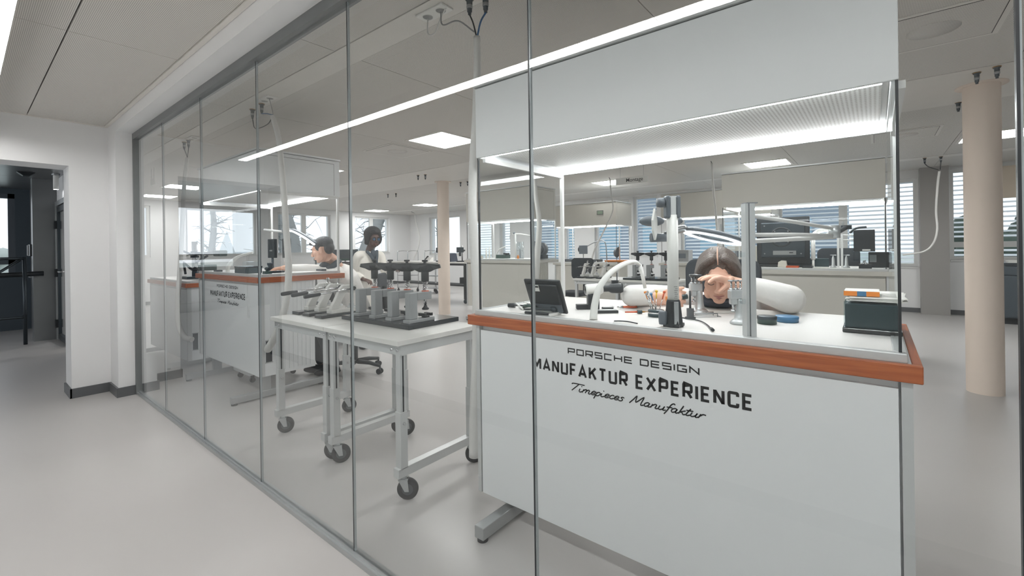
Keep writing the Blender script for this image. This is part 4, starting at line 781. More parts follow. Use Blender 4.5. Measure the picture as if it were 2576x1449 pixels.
rod_tool('tool_grip', 'dark green tool with orange ring held in the seated woman\'s fist', 'tool', (2.02, .69, 1.068), RT * .9 + UP * .1, (('handle', -.012, .045, .013, .011, 'teal_dark'), ('ring', -.02, -.012, .014, .014, 'orange'), ('grip', -.05, -.02, .012, .013, 'orange')))
t = thing('pin_stand', 'small black round stand with upright rod in front of the woman\'s press', 'stand', (1.905, .598, Z1)); obj('base', MB().lathe([(0, 0), (.021, 0), (.021, .006), (.0145, .008), (.0145, .042), (0, .043)], n=24), 'black_plastic', t); obj('rod', MB().cyl((0, 0, .042), (0, 0, .115), .0045, n=12), 'black_plastic', t)
solo('usb_cable', MB().tube(spline([V((1.742, .60, 1.004)), V((1.80, .62, 1.012)), V((1.87, .60, 1.003)), V((1.84, .54, 1.002)), V((1.76, .49, 1.002)), V((1.68, .455, 1.001))], 8), .0026, 8).cyl((1.68, .455, 1.0045), (1.652, .442, 1.0045), .0055, n=10), 'black_plastic', 'thin black cable with plug curling over the worktop from the pin stand', 'cable')
t = thing('tool_rack', 'low wire rack with two slim steel tools behind the pin stand', 'rack', (1.985, .555, Z1)); obj('frame', MB().tube([RT * -.055, RT * .06, RT * .06 + FW * .04, RT * -.055 + FW * .04, RT * -.055], .0015, 6).tube([RT * .045, RT * .045 + UP * .014], .002, 6).tube([RT * .045 + FW * .04, RT * .045 + FW * .04 + UP * .014], .002, 6), 'steel', t); obj('rod', MB().cyl(RT * -.05 + UP * .012, RT * .045 + UP * .014, .0028, n=8), 'steel', t); obj('rod', MB().cyl(RT * -.05 + UP * .012 + FW * .04, RT * .045 + UP * .014 + FW * .04, .0028, n=8), 'chrome', t)
solo('work_mat', MB().lathe([(0, 0), (.105, 0), (.105, .0025), (0, .0025)], n=40), 'white_plastic', 'thin round white mat under the seated woman\'s hands', 'mat', (2.205, .60, Z1))
for x, y, r, h, m, lb in ((1.945, .325, .033, .028, 'green_dark', 'round dark tin right behind the grey profile post'), (2.04, .272, .04, .02, 'blue_item', 'low round blue tin beside the dark tin')):
    t = thing('tin', lb, 'tin', (x, y, Z1)); obj('body', MB().lathe([(0, 0), (r, 0), (r, h * .8)], n=32), m, t); obj('lid', MB().lathe([(r + .001, h * .62), (r + .001, h), (r - .003, h + .002), (0, h + .002)], n=32), 'dark_steel' if m != 'blue_item' else 'blue_item', t)
# black box with papers
t = thing('storage_box', 'glossy black storage box at the right end of the front bench', 'box', (2.06, .012, Z1))
obj('base_tray', MB().box(-.165, -.078, 0, .165, .078, .016), 'black_gloss', t, bev=.003); obj('body', MB().box(-.155, -.068, .016, .155, .07, .098), 'teal_dark', t, bev=.003); obj('cover', MB().box(-.16, -.072, .0165, -.157, .074, .105).box(-.157, .071, .0165, .157, .074, .105).box(-.16, -.075, .0165, .157, -.072, .105).box(.157, -.075, .0165, .16, .074, .105), 'clear_plastic', t)
random.seed(3); pm = MB(); sf = MB()
for i in range(5): a = radians(random.uniform(-4, 4)); pm.obox((random.uniform(-.005, .005), random.uniform(-.004, .004), .0015 + i * .0026), (.30, .15, .0018), Matrix.Rotation(a, 3, 'Z'))
for i in range(7): pm.obox((-.1 + i * .022, 0, .0141), (.004, .11, .0006), None, 1)
solo('paper_stack', pm, ['paper', 'paper_print'], 'loose printed sheets lying on the glossy black storage box', 'papers', (2.06, .0, Z1 + .106))
t = thing('notebook', 'small notebook with orange and blue striped spine on the printed sheets', 'notebook', (2.0, .04, 1.1195)); obj('pages', MB().box(-.06, -.05, 0, .06, .045, .014), 'paper', t); obj('cover', MB().box(-.062, .01, -.0005, -.06, .047, .016, 1).box(-.062, -.015, -.0005, -.06, .01, .016, 2).box(-.062, -.05, -.0005, -.06, -.015, .016, 1).box(-.06, -.05, .014, .06, .046, .016, 0), ['paper', 'orange', 'blue_item'], t)
# cables at the left end
t = thing('cable_bundle', 'tangled black and white cables at the left end of the front bench', 'cables', (1.79, 1.36, Z1)); random.seed(11)
for i, m in enumerate(('black_plastic', 'black_plastic', 'white_plastic', 'green_dark')):
    pts = [V((random.uniform(-.06, .06), random.uniform(-.09, .06), .004 + random.uniform(0, .02))) for _ in range(6)]; obj('cable', MB().tube(spline(pts, 6), .004, 8), m, t)
obj('plug', MB().cyl((-.03, .095, .012), (-.02, .06, .012), .011, .012, n=12), 'black_plastic', t); obj('white_rod', MB().tube([(-.06, .02, .03), (-.11, -.06, .012)], .004, 8), 'white_plastic', t)
# ================================================================ hoses and ceiling sockets
def hose(label, pts, r, ends, loc):
    t = thing('supply_hose', label, 'hose', loc); o = V(loc); obj('sleeve', MB().tube(spline([V(p) - o for p in pts], 6), [r[0] + (r[1] - r[0]) * i / (6 * (len(pts) - 1)) for i in range(6 * (len(pts) - 1) + 1)], 14), 'sleeve_white', t)
    for c, m, rr in ends: obj('cable', MB().tube(spline([V(p) - o for p in c], 6), rr, 8), m, t)
    return t
def coupling(label, loc):
    t = thing('ceiling_coupling', label, 'coupling', loc); obj('socket', MB().lathe([(.022, 0), (.022, -.012), (.016, -.014), (.016, -.035), (.013, -.037), (.013, -.075), (.009, -.078), (.009, -.09), (0, -.09)], n=16), 'dark_steel', t); obj('ring', MB().lathe([(.0145, -.038), (.0165, -.04), (.0165, -.056), (.0145, -.058)], n=16).lathe([(.023, -.001), (.026, -.001), (.026, -.006), (.023, -.006)], n=16, m=1), ['steel', 'brass'], t); return t
def outlet(label, loc):
    t = thing('ceiling_outlet', label, 'outlet', loc); obj('plate', MB().box(-.045, -.11, -.012, .045, .11, 0), 'white_plastic', t, bev=.004)
    for y in (-.055, .055): obj('socket', MB().lathe([(.028, -.0125), (.03, -.016), (.03, -.012)], (0, y, 0), n=20).lathe([(0, -.0125), (.028, -.0125)], (0, y, 0), n=20, m=1), ['white_plastic', 'cable_grey'], t)
    return t
cz = CZ - .003
outlet('white double socket on the ceiling strip above the front bench end', (1.71, 1.93, cz)); coupling('dark ceiling coupling of the hose beside the front bench', (1.74, 1.68, cz)); coupling('dark ceiling coupling with blue hose beside the front bench', (1.78, 1.60, cz))
hose('white sleeved supply hose hanging beside the left end of the front bench', [(1.735, 1.625, 2.42), (1.73, 1.62, 2.25), (1.73, 1.635, 2.0), (1.73, 1.655, 1.8), (1.72, 1.66, 1.55), (1.72, 1.65, 1.3), (1.72, 1.635, 1.1), (1.72, 1.64, .8), (1.71, 1.655, .4), (1.71, 1.66, .2)], (.018, .03),
     [([(1.74, 1.68, cz - .09), (1.735, 1.65, 2.5), (1.735, 1.627, 2.42)], 'black_plastic', .004), ([(1.78, 1.60, cz - .09), (1.75, 1.61, 2.5), (1.737, 1.624, 2.42)], 'cable_blue', .005), ([(1.71, 1.875, cz - .02), (1.71, 1.86, 2.55), (1.72, 1.75, 2.54), (1.73, 1.64, 2.45)], 'cable_grey', .004), ([(1.71, 1.985, cz - .02), (1.71, 1.985, 2.54), (1.715, 1.93, 2.53), (1.715, 1.88, 2.6), (1.71, 1.82, 2.645)], 'sleeve_white', .004)], (1.735, 1.625, 2.42))
outlet('white double socket on the ceiling strip above the man\'s bench', (1.72, 4.14, cz)); coupling('dark ceiling coupling, first of two above the lever press cart', (1.76, 4.56, cz)); coupling('dark ceiling coupling, second of two above the lever press cart', (1.75, 4.33, cz))
hose('white sleeved supply hose hanging past the right end of the man\'s bench', [(1.62, 3.80, 2.40), (1.62, 3.70, 2.2), (1.62, 3.66, 2.0), (1.62, 3.62, 1.75), (1.62, 3.59, 1.45), (1.62, 3.56, 1.2), (1.62, 3.58, 1.0), (1.61, 3.63, .82), (1.60, 3.76, .62), (1.61, 3.92, .50), (1.65, 4.02, .47)], (.02, .03),
     [([(1.76, 4.56, cz - .09), (1.72, 4.4, 2.43), (1.66, 4.0, 2.38), (1.622, 3.80, 2.41)], 'black_plastic', .004), ([(1.75, 4.33, cz - .09), (1.70, 4.1, 2.5), (1.622, 3.80, 2.41)], 'cable_blue', .005), ([(1.72, 4.1, cz - .01), (1.68, 3.95, 2.5), (1.622, 3.80, 2.41)], 'cable_grey', .0025)], (1.62, 3.80, 2.40))
outlet('white double socket on the ceiling strip above the microscope bench', (1.74, 6.2, cz)); coupling('dark ceiling coupling, first of two above the microscope bench', (1.74, 6.52, cz)); coupling('dark ceiling coupling, second of two above the microscope bench', (1.74, 6.36, cz))
hose('white sleeved supply hose hanging down to the microscope bench', [(1.62, 5.98, 2.36), (1.58, 5.93, 2.1), (1.56, 5.93, 1.75), (1.55, 5.96, 1.4), (1.54, 6.0, 1.05), (1.54, 6.08, .75), (1.55, 6.10, .5), (1.58, 6.02, .36), (1.63, 5.93, .33)], (.018, .03), [([(1.74, 6.52, cz - .09), (1.70, 6.3, 2.46), (1.622, 5.98, 2.37)], 'black_plastic', .005), ([(1.74, 6.36, cz - .09), (1.69, 6.2, 2.46), (1.622, 5.98, 2.37)], 'black_plastic', .005)], (1.62, 5.98, 2.36))
for x, y, lb in ((5.12, -.645, 'dark ceiling coupling just left above the column collar'), (5.05, -.745, 'dark ceiling coupling above the right side of the column collar'), (6.1, -.64, 'dark ceiling coupling lower left of the column collar'), (5.25, 6.42, 'dark ceiling coupling, left one left of the far column'), (5.3, 6.28, 'dark ceiling coupling, right one left of the far column'), (6.4, 6.5, 'dark ceiling coupling, left one right of the far column'), (6.42, 6.32, 'dark ceiling coupling, right one right of the far column'),
                 (6.55, 9.15, 'dark ceiling coupling, left of a pair over the standing woman'), (6.6, 8.9, 'dark ceiling coupling, right of a pair over the standing woman'), (5.07, 9.3, 'dark ceiling coupling by the partition joint over the man'), (9.72, -.63, 'dark ceiling coupling, left one of the far hose at the right'), (9.75, -.82, 'dark ceiling coupling, right one of the far hose at the right')): coupling(lb, (x, y, cz if x in (5.12, 5.05, 5.25, 5.3) or x > 9 else CZ))
hose('thin white hose curving down the back wall at the right', [(9.74, -.80, 2.42), (9.78, -.78, 2.2), (9.80, -.76, 1.8), (9.80, -.77, 1.5), (9.80, -.72, 1.28), (9.78, -.6, 1.15), (9.75, -.35, 1.10)], (.016, .012), [([(9.72, -.63, cz - .09), (9.74, -.68, 2.5), (9.74, -.79, 2.44)], 'black_plastic', .006), ([(9.75, -.82, cz - .09), (9.745, -.81, 2.44)], 'black_plastic', .006)], (9.74, -.80, 2.42))
# ================================================================ office chairs
def office_chair(label, loc, face, sz=.5, bh=(.62, 1.1), bw=.42, m='charcoal_cloth'):
    """face: direction the sitter looks, degrees from +x"""
    t = thing('office_chair', label, 'chair', loc, radians(face), 'dark office chairs')
    obj('seat', MB().prism(rrect(-.22, -.23, .24, .23, .08, 5), 'z', sz - .04, sz + .03), m, t, bev=.02, seg=3)
    obj('backrest', MB().prism(rrect(-bw / 2, bh[0], bw / 2, bh[1], .07, 6), 'x', -.30, -.255), m, t, bev=.015, seg=3)
    obj('back_bar', MB().tube(spline([V((-.05, 0, sz - .06)), V((-.27, 0, sz - .05)), V((-.325, 0, sz + .06)), V((-.315, 0, bh[0] + .25))], 6), .022, 8), 'black_plastic', t)
    obj('column', MB().cyl((0, 0, .1), (0, 0, sz - .16), .026).cyl((0, 0, sz - .16), (0, 0, sz - .04), .017).box(-.09, -.07, sz - .065, .09, .07, sz - .04), 'black_plastic', t)
    for k in range(5):
        a = 2 * pi * k / 5 + .3; d = V((cos(a), sin(a), 0)); l = obj('leg', MB().tube([d * .03 + UP * .115, d * .17 + UP * .11, d * .30 + UP * .085], [.026, .022, .017], 8), 'black_plastic', t)
        w = MB(); s = V((-d.y, d.x, 0))
        for q in (-1, 1): w.cyl(d * .295 + s * q * .012 + UP * .029, d * .295 + s * q * .026 + UP * .029, .029, n=16)
        w.cyl(d * .30 + UP * .05, d * .30 + UP * .085, .009); obj('caster', w, 'black_plastic', l)
    return t
office_chair('black office chair with star base that the short haired man sits on', (2.66, 4.33, 0), 131, .53, (.66, 1.05))
office_chair('dark office chair behind the long haired woman', (2.86, .78, 0), 180, .52, (.72, 1.21), .46)
office_chair('dark empty office chair left of the distant lever presses', (6.62, 4.0, 0), 180, .52, (.74, 1.11), .44)
office_chair('dark office chair behind the monitor bench, back showing between lamp post and hanging box', (7.02, .38, 0), 180, .54, (.8, 1.24), .46)
# ================================================================ monitor bench
ZM = 1.028
t = thing('monitor', 'large black monitor seen from behind on the beige bench behind the woman', 'monitor', (6.28, .86, ZM))
obj('housing', MB().box(0, -.265, .03, .035, .29, .60), 'black_plastic', t, bev=.008); obj('back_cover', MB().box(-.02, -.22, .11, .002, .24, .54), 'dark_steel', t, bev=.012); obj('mount_ring', MB().lathe([(.10, 0), (.115, -.006), (.12, 0)], (-.02, .02, .36), (1, 0, 0), 32).obox((-.024, .02, .35), (.01, .09, .06)), 'black_plastic', t)
for y, z in ((-.05, .43), (.09, .43), (-.05, .30), (.09, .30), (-.18, .5), (.2, .5), (-.18, .16), (.2, .16)): obj('screw', MB().cyl((-.021, y, z), (-.026, y, z), .008, n=10), 'steel', t)
obj('label_plate', MB().box(-.0225, -.13, .145, -.0202, .11, .195, 0).box(-.0232, -.1, .165, -.0224, -.06, .178, 1), ['cable_grey', 'black_plastic'], t); obj('foot', MB().box(-.06, -.28, 0, .1, .3, .03), 'black_plastic', t, bev=.004)
solo('tape_dispenser', MB().prism([(-.05, 0), (.05, 0), (.045, .06), (.01, .08), (-.04, .075)], 'x', -.02, .02), 'cream_plastic', 'cream tape dispenser in front of the large monitor foot', 'dispenser', (6.19, .86, ZM), bev=.004)
solo('red_booklet', MB().box(-.05, -.06, 0, .05, .06, .022), 'red_orange', 'small red booklet at the foot of the large monitor', 'booklet', (6.08, .745, ZM), bev=.002)
for y, lb, ht in ((.565, 'slim white lamp post beside the large monitor edge', .36), ):
    t = thing('ring_lamp', lb + ' with bright ring magnifier', 'lamp', (6.3, y, ZM)); obj('pole', MB().cyl((0, 0, .09), (0, 0, ht), .022).cyl((0, 0, 0), (0, 0, .09), .012), 'white_plastic', t)
    rg = obj('ring_head', MB().torus((.06, -.09, .40), .085, .02, (.5, -.2, -1), 32, 8), 'white_plastic', t); obj('led_ring', MB().lathe([(.07, 0), (.1, 0), (.1, .004), (.07, .004)], V((.06, -.09, .40)) + V((.5, -.2, -1)).normalized() * .019, (.5, -.2, -1), 32), 'ring_led', rg)
t = thing('arm_lamp', 'white jointed arm lamp on slim double post between monitor and hanging box', 'lamp', (6.3, .31, ZM)); obj('pole', MB().box(-.012, -.028, 0, .012, -.006, .38).box(-.012, .006, 0, .012, .028, .38), 'white_metal', t)
for z, q in ((.37, .31), (.31, .28)): obj('arm', MB().tube([(0, 0, z), (0, -.15, (z + q) / 2 + .02), (-.02, -.28, q)], .007, 8), 'white_metal', t)
obj('elbow_joint', MB().cyl((-.02, -.285, .27), (-.02, -.285, .32), .016), 'white_metal', t)
for y, lb in ((.37, 'small clear screw press left of the slim double post'), (.25, 'small clear screw press right of the slim double post')):
    t = thing('hand_press', lb, 'press', (6.22, y, ZM), group='small clear presses on the monitor bench'); obj('body', MB().lathe([(0, 0), (.035, 0), (.03, .012), (.017, .03), (.014, .10), (.006, .13), (0, .135)], n=20), 'silver_cast', t); obj('handle', MB().tube([(-.03, -.03, .142), (.03, .03, .142)], .004, 8).cyl((0, 0, .13), (0, 0, .142), .004), 'chrome', t)
t = thing('ioniser_box', 'black and clear box hanging on a bracket over the monitor bench right end', 'box', (6.3, .10, ZM)); obj('body', MB().box(-.06, -.10, .18, .05, .085, .42), 'black_plastic', t, bev=.006); obj('cover', MB().box(-.065, -.105, .075, .055, .09, .18).box(-.07, .085, .08, .05, .105, .43), 'clear_plastic', t); obj('bracket', MB().tube(spline([V((-.02, .12, .39)), V((-.02, .06, .44)), V((-.02, -.03, .45))], 5), .012, 8), 'dark_steel', t); obj('label_plate', MB().box(-.0612, -.06, .19, -.06, .01, .205), 'paper', t); obj('stem', MB().cyl((0, 0, 0), (0, 0, .08), .01), 'steel', t)
t = thing('binder_clip', 'black clip block under the hanging black box', 'clip', (6.15, .085, ZM)); obj('body', MB().prism([(-.035, 0), (.035, 0), (.03, .045), (-.03, .045)], 'y', -.055, .055), 'black_plastic', t); obj('wire', MB().tube(spline([V((0, -.045, .045)), V((0, -.01, .055)), V((0, 0, .09)), V((0, .01, .055)), V((0, .045, .045))], 5), .003, 6), 'chrome', t)
t = thing('test_device', 'dark instrument with grey panel at the right end of the monitor bench', 'instrument', (6.5, -.04, ZM)); obj('body', MB().box(-.08, -.08, 0, .12, .10, .17), 'black_plastic', t, bev=.006); obj('panel', MB().box(-.083, .03, .06, -.08, .09, .14), 'cable_grey', t)
for x, y, s, m, n_, lb in ((6.1, .60, (.12, .1, .018), 'black_plastic', 'tray', 'flat black tray between monitor and double post'), (6.1, .47, (.07, .14, .012), 'paper', 'paper_pad', 'white paper pad beside the flat black tray'), (6.4, .52, (.06, .2, .1), 'teal_dark', 'toolbox', 'dark rounded toolbox behind the paper pad')): solo(n_, MB().box(-s[0] / 2, -s[1] / 2, 0, s[0] / 2, s[1] / 2, s[2]), m, lb, n_.split('_')[-1], (x, y, ZM), bev=.004)
# ================================================================ far case bench
ZB = 1.1125
t = thing('arm_lamp', 'thin bar lamp on a white post over the far case bench', 'lamp', (6.3, 5.02, ZB)); obj('pole', MB().cyl((0, 0, 0), (0, 0, .44), .012), 'white_metal', t); obj('knuckle', MB().ell((0, .03, .455), .022), 'grey_plastic', t); obj('lamp_head', MB().tube([(0, .06, .44), (0, -.1, .44), (0, -.42, .385)], [.01, .013, .010], 10), 'white_plastic', t)
t = thing('task_lamp', 'small curved white lamp on the far case bench', 'lamp', (6.3, 5.5, ZB)); obj('arm', MB().tube(spline([V((0, 0, 0)), V((0, -.02, .08)), V((0, -.1, .17)), V((0, -.24, .215))], 6), .013, 10), 'white_plastic', t)
for y, h, lb in ((5.78, .2, 'tall white tube, left of two on the far case bench'), (5.7, .22, 'tall white tube, right of two on the far case bench')): solo('dispenser_tube', MB().lathe([(0, 0), (.014, 0), (.014, h * .7), (.009, h * .75), (.009, h), (0, h)], n=14), 'white_plastic', lb, 'tube', (6.35, y, ZB))
t = thing('desk_printer', 'dark desk device beside the small curved lamp on the far case bench', 'device', (6.35, 5.36, ZB)); obj('body', MB().box(-.08, -.11, 0, .08, .11, .07), 'green_dark', t, bev=.006); obj('lens_block', MB().box(-.04, -.13, .07, .03, -.04, .10), 'black_plastic', t)
solo('yellow_bottle', MB().lathe([(0, 0), (.022, 0), (.022, .04), (.012, .05), (.012, .065), (0, .065)], n=16), 'orange', 'tiny amber bottle on the far case bench', 'bottle', (6.2, 4.89, ZB))
t = thing('parts_carousel', 'clear storage cylinder with parts on the far case bench', 'container', (6.4, 5.0, ZB)); obj('body', MB().lathe([(.07, .005), (.07, .3), (0, .3)], n=24), 'clear_plastic', t); obj('rack', MB().cyl((0, 0, 0), (0, 0, .29), .01).lathe([(0, 0), (.07, 0), (.07, .012), (0, .012)], n=24).lathe([(0, .14), (.06, .14), (.06, .145), (0, .145)], n=24), 'steel', t)
t = thing('exhaust_fan', 'dark round machine with upright arm at the right end of the far case bench', 'machine', (6.3, 4.52, ZB)); obj('base', MB().box(-.09, -.14, 0, .09, .09, .07), 'dark_steel', t, bev=.004); obj('upright', MB().box(-.03, .0, .07, .03, .07, .30), 'grey_plastic', t, bev=.006); obj('drum', MB().lathe([(0, -.04), (.11, -.04), (.12, -.02), (.12, .04), (0, .04)], (0, -.06, .16), (1, 0, 0), 28), 'grey_plastic', t); obj('grille', MB().torus((-.045, -.06, .16), .07, .006, (1, 0, 0), 24, 6).torus((-.045, -.06, .16), .035, .006, (1, 0, 0), 20, 6), 'black_plastic', t)
solo('dark_base', MB().box(-.06, -.1, 0, .06, .1, .05), 'beige_dark', 'small boxy case at the left end of the far case bench', 'case', (6.2, 5.88, ZB), bev=.005)
# ================================================================ the man's bench
ZN = 1.102
t = thing('magnifier_lamp', 'bar shaped magnifier lamp with dark joint over the man\'s bench', 'lamp', (2.15, 4.80, ZN)); obj('pole', MB().cyl((0, 0, 0), (0, 0, .40), .014), 'white_metal', t); obj('knuckle', MB().ell((0, 0, .42), (.03, .03, .035)).ell((.0, -.05, .42), (.02, .04, .015)), 'grey_plastic', t)
lh = obj('lamp_head', MB().tube(spline([V((0, -.03, .43)), V((0, -.2, .415)), V((.02, -.42, .345)), V((.04, -.58, .27))], 6), [.01] * 6 + [.017] * 12 + [.012], 10, flat=.6), 'grey_plastic', t); obj('led_bar', MB().tube(spline([V((-.008, -.08, .412)), V((-.008, -.22, .395)), V((.012, -.42, .325)), V((.032, -.55, .262))], 6), .012, 8, flat=.8), 'ring_led', lh)
obj('side_arm', MB().tube([(0, 0, .40), (-.1, .25, .43)], .012, 10), 'white_metal', t)
for y, x, w, lb in ((4.98, 2.1, .16, 'black screen, left of two standing on the man\'s bench'), (4.74, 2.14, .14, 'black screen, right of two standing on the man\'s bench')):
    t = thing('display', lb, 'display', (x, y, ZN)); obj('panel', MB().box(-.015, -w / 2, .13, .015, w / 2, .33), 'black_plastic', t, bev=.004); obj('stem', MB().cyl((0, 0, .01), (0, 0, .14), .012), 'dark_steel', t); obj('foot', MB().lathe([(0, 0), (.05, 0), (.045, .01), (0, .012)], n=20), 'dark_steel', t); obj('label_plate', MB().box(-.0165, -.03, .2, -.015, .03, .215), 'cable_grey', t)
t = thing('task_lamp', 'curved white lamp at the left of the man\'s bench', 'lamp', (1.72, 5.12, ZN)); obj('arm', MB().tube(spline([V((0, 0, 0)), V((0, -.04, .07)), V((.05, -.14, .15)), V((.12, -.3, .19))], 6), [.018] * 12 + [.012] * 7, 10), 'white_plastic', t)
t = thing('storage_box', 'dark green storage box on the man\'s bench behind the case glass', 'box', (1.70, 4.55, ZN)); obj('body', MB().box(-.07, -.13, 0, .07, .13, .06), 'teal_dark', t, bev=.004); obj('lid', MB().box(-.072, -.132, .05, .072, .132, .064), 'black_gloss', t)
t = thing('small_press', 'small dark clamp near the case corner of the man\'s bench', 'press', (1.72, 4.19, ZN)); obj('body', MB().box(-.03, -.03, 0, .03, .03, .025).box(-.01, -.012, .02, .01, .012, .06), 'green_dark', t, bev=.003); obj('knob', MB().cyl((0, -.04, .045), (0, .03, .045), .012), 'black_plastic', t)
for x, y, s, m, nm, lb in ((1.85, 4.3, (.12, .05, .02), 'black_plastic', 'tool_case', 'small black tool case near the right end of the man\'s bench'), (1.66, 5.2, (.05, .1, .018), 'black_plastic', 'tool_case', 'slim dark tool case at the left end of the man\'s bench'), (1.8, 4.95, (.1, .12, .012), 'white_plastic', 'tray', 'low white tray on the man\'s bench'), (2.25, 4.25, (.05, .11, .018), 'dark_steel', 'tool_case', 'dark tool case under the man\'s outstretched sleeve'), (2.0, 5.25, (.12, .2, .09), 'clear_plastic', 'parts_box', 'clear parts box at the far side of the man\'s bench')): solo(nm, MB().box(-s[0] / 2, -s[1] / 2, 0, s[0] / 2, s[1] / 2, s[2]), m, lb, nm.split('_')[-1], (x, y, ZN), bev=.003)
t = thing('loupe', 'round dark loupe held near the man\'s hand', 'loupe', (1.96, 4.70, ZN)); obj('body', MB().lathe([(0, 0), (.03, 0), (.03, .02), (.022, .05), (.03, .07), (.03, .085), (0, .085)], n=20), 'dark_steel', t); obj('lens', MB().lathe([(0, .086), (.024, .085)], n=20), 'clear_plastic', t)
# ================================================================ microscope bench
ZQ = .977
t = thing('microscope', 'boom microscope with bright steel column on the bench beside the pier', 'microscope', (1.86, 6.62, ZQ)); obj('base', MB().box(-.12, -.14, 0, .12, .14, .03), 'dark_steel', t, bev=.006); obj('column', MB().cyl((0, 0, .03), (0, 0, .46), .032, n=24), 'chrome', t)
obj('collar', MB().cyl((0, 0, .26), (0, 0, .285), .045).cyl((0, 0, .1), (0, 0, .12), .042), 'black_plastic', t); obj('boom', MB().cyl((0, -.05, .31), (.1, -.55, .31), .02).cyl((0, 0, .29), (0, 0, .34), .045), 'steel', t); obj('head', MB().obox((.1, -.56, .31), (.09, .2, .07)), 'green_dark', t, bev=.012)
for a, b in (((-.02, .05, .3), (-.05, .25, .34)), ((-.03, .05, .12), (-.06, .22, .2)), ((0, -.05, .2), (.06, -.25, .28)), ((-.06, .22, .2), (-.02, .3, .05))): obj('arm', MB().tube([a, b], .014, 8), 'black_plastic', t)
solo('light_source', MB().box(-.08, -.10, 0, .08, .10, .16), 'green_dark', 'dark green light source box behind the steel microscope column', 'device', (2.08, 6.9, ZQ), bev=.008)
for i, (h, lb) in enumerate(((.02, 'lower of two flat white boxes at the microscope bench end'), (.02, 'upper of two flat white boxes at the microscope bench end'))): solo('flat_box', MB().box(-.08, -.1, 0, .08, .1, .022).box(-.081, -.101, .016, .081, .101, .02, 1), ['paper', 'black_plastic'], lb, 'box', (1.86, 6.1 + i * .01, ZQ + i * .0225), group='flat white boxes')
# ================================================================ distant furniture
t = thing('work_table', 'long white topped table with dark frame between far column and standing woman', 'table', (7.5, 7.5, 0)); obj('tabletop', MB().box(0, 0, .95, .75, 3.1, .98), 'worktop_white', t, bev=.003)
obj('frame', MB().box(.02, .02, .90, .06, 3.08, .95).box(.69, .02, .90, .73, 3.08, .95).box(.06, .02, .40, .10, 3.08, .44), 'black_plastic', t)
for x in (.02, .67):
    for y in (.02, 1.5, 3.02): l = obj('leg', MB().box(x, y, .1, x + .06, y + .06, .9), 'black_plastic', t); obj('caster', MB().cyl((x + .01, y + .03, .05), (x + .045, y + .03, .05), .05, n=18).box(x + .015, y + .01, .05, x + .04, y + .05, .1), 'dark_steel', l)
obj('cable_box', MB().box(.2, .1, .45, .4, .4, .6), 'black_plastic', t)
ZT = .98
t = thing('desk_phone', 'dark desk phone on the long white topped table', 'phone', (7.7, 9.05, ZT)); obj('body', MB().prism([(-.09, 0), (.09, 0), (.09, .11), (.05, .11)], 'y', -.1, .1), 'white_plastic', t, bev=.004); obj('handset', MB().tube([(.05, .07, .13), (.06, .09, .14), (-.05, .09, .03)], .018, 8), 'black_plastic', t)
for x, y, lb in ((7.75, 8.6, 'black stereo microscope left of the far column'), (7.75, 7.85, 'black stereo microscope right of the far column')):
    t = thing('microscope', lb, 'microscope', (x, y, ZT), group='black microscopes on the long table'); obj('base', MB().box(-.1, -.14, 0, .1, .1, .03), 'black_plastic', t); obj('column', MB().cyl((.05, .05, .03), (.05, .05, .4), .016), 'steel', t); obj('head', MB().box(-.08, -.03, .23, .03, .12, .36).cyl((-.03, .045, .14), (-.03, .045, .23), .03), 'dark_steel', t, bev=.008); obj('focus_knob', MB().cyl((.03, -.06, .28), (.03, .12, .28), .02), 'black_plastic', t)
solo('pc_bag', MB().prism([(-.08, 0), (.08, 0), (.05, .22), (-.03, .2)], 'x', -.12, .12), 'navy_cloth', 'dark blue display wedge beside the microscope left of the far column', 'display', (7.8, 8.25, ZT), bev=.01)
for x, y, lb in ((8.75, 11.25, 'chrome rack trolley, left of two by the far room corner'), (8.95, 10.2, 'chrome rack trolley, right of two by the far room corner')):
    t = thing('rack_trolley', lb, 'trolley', (x, y, 0), group='chrome rack trolleys')
    for yy in (-.25, .25): obj('hoop', MB().tube(spline([V((-.2, yy, .12)), V((-.2, yy, 1.15)), V((-.14, yy, 1.25)), V((.14, yy, 1.25)), V((.2, yy, 1.15)), V((.2, yy, .12))], 5), .012, 8), 'chrome', t)
    for z in (.14, .5, .95): obj('shelf', MB().box(-.2, -.25, z, .2, .25, z + .015), 'steel', t)
    for xx in (-.18, .18):
        for yy in (-.24, .24): obj('caster', MB().cyl((xx - .012, yy, .05), (xx + .012, yy, .05), .05, n=16).box(xx - .015, yy - .012, .05, xx + .015, yy + .012, .125), 'rubber', t)
t = thing('shelf_rack', 'dark shelf rack with small boxes behind the seated man', 'shelf', (3.45, 5.95, 0))
for z in (.15, .55, .9, 1.16): obj('board', MB().box(-.25, -.3, z, .25, .3, z + .03), 'green_dark' if z > 1 else 'steel', t)
for xx in (-.24, .22):
    for yy in (-.29, .27): obj('leg', MB().box(xx, yy, 0, xx + .02, yy + .02, 1.19), 'steel', t)
for z, s, m, lb in ((1.19, .12, 'dark_steel', 'small dark planter box on top of the shelf rack'), (.93, .2, 'cable_grey', 'grey box on the upper board of the shelf rack'), (.58, .2, 'black_plastic', 'black box on the middle board of the shelf rack'), (.18, .24, 'black_plastic', 'black box on the lowest board of the shelf rack')): solo('storage_bin', MB().box(-.18, -.2, 0, .15, .15, s).box(-.16, -.18, s, .13, .13, s + .003, 1), [m, 'dark_gap'], lb, 'bin', (3.45, 5.95, z), bev=.004)
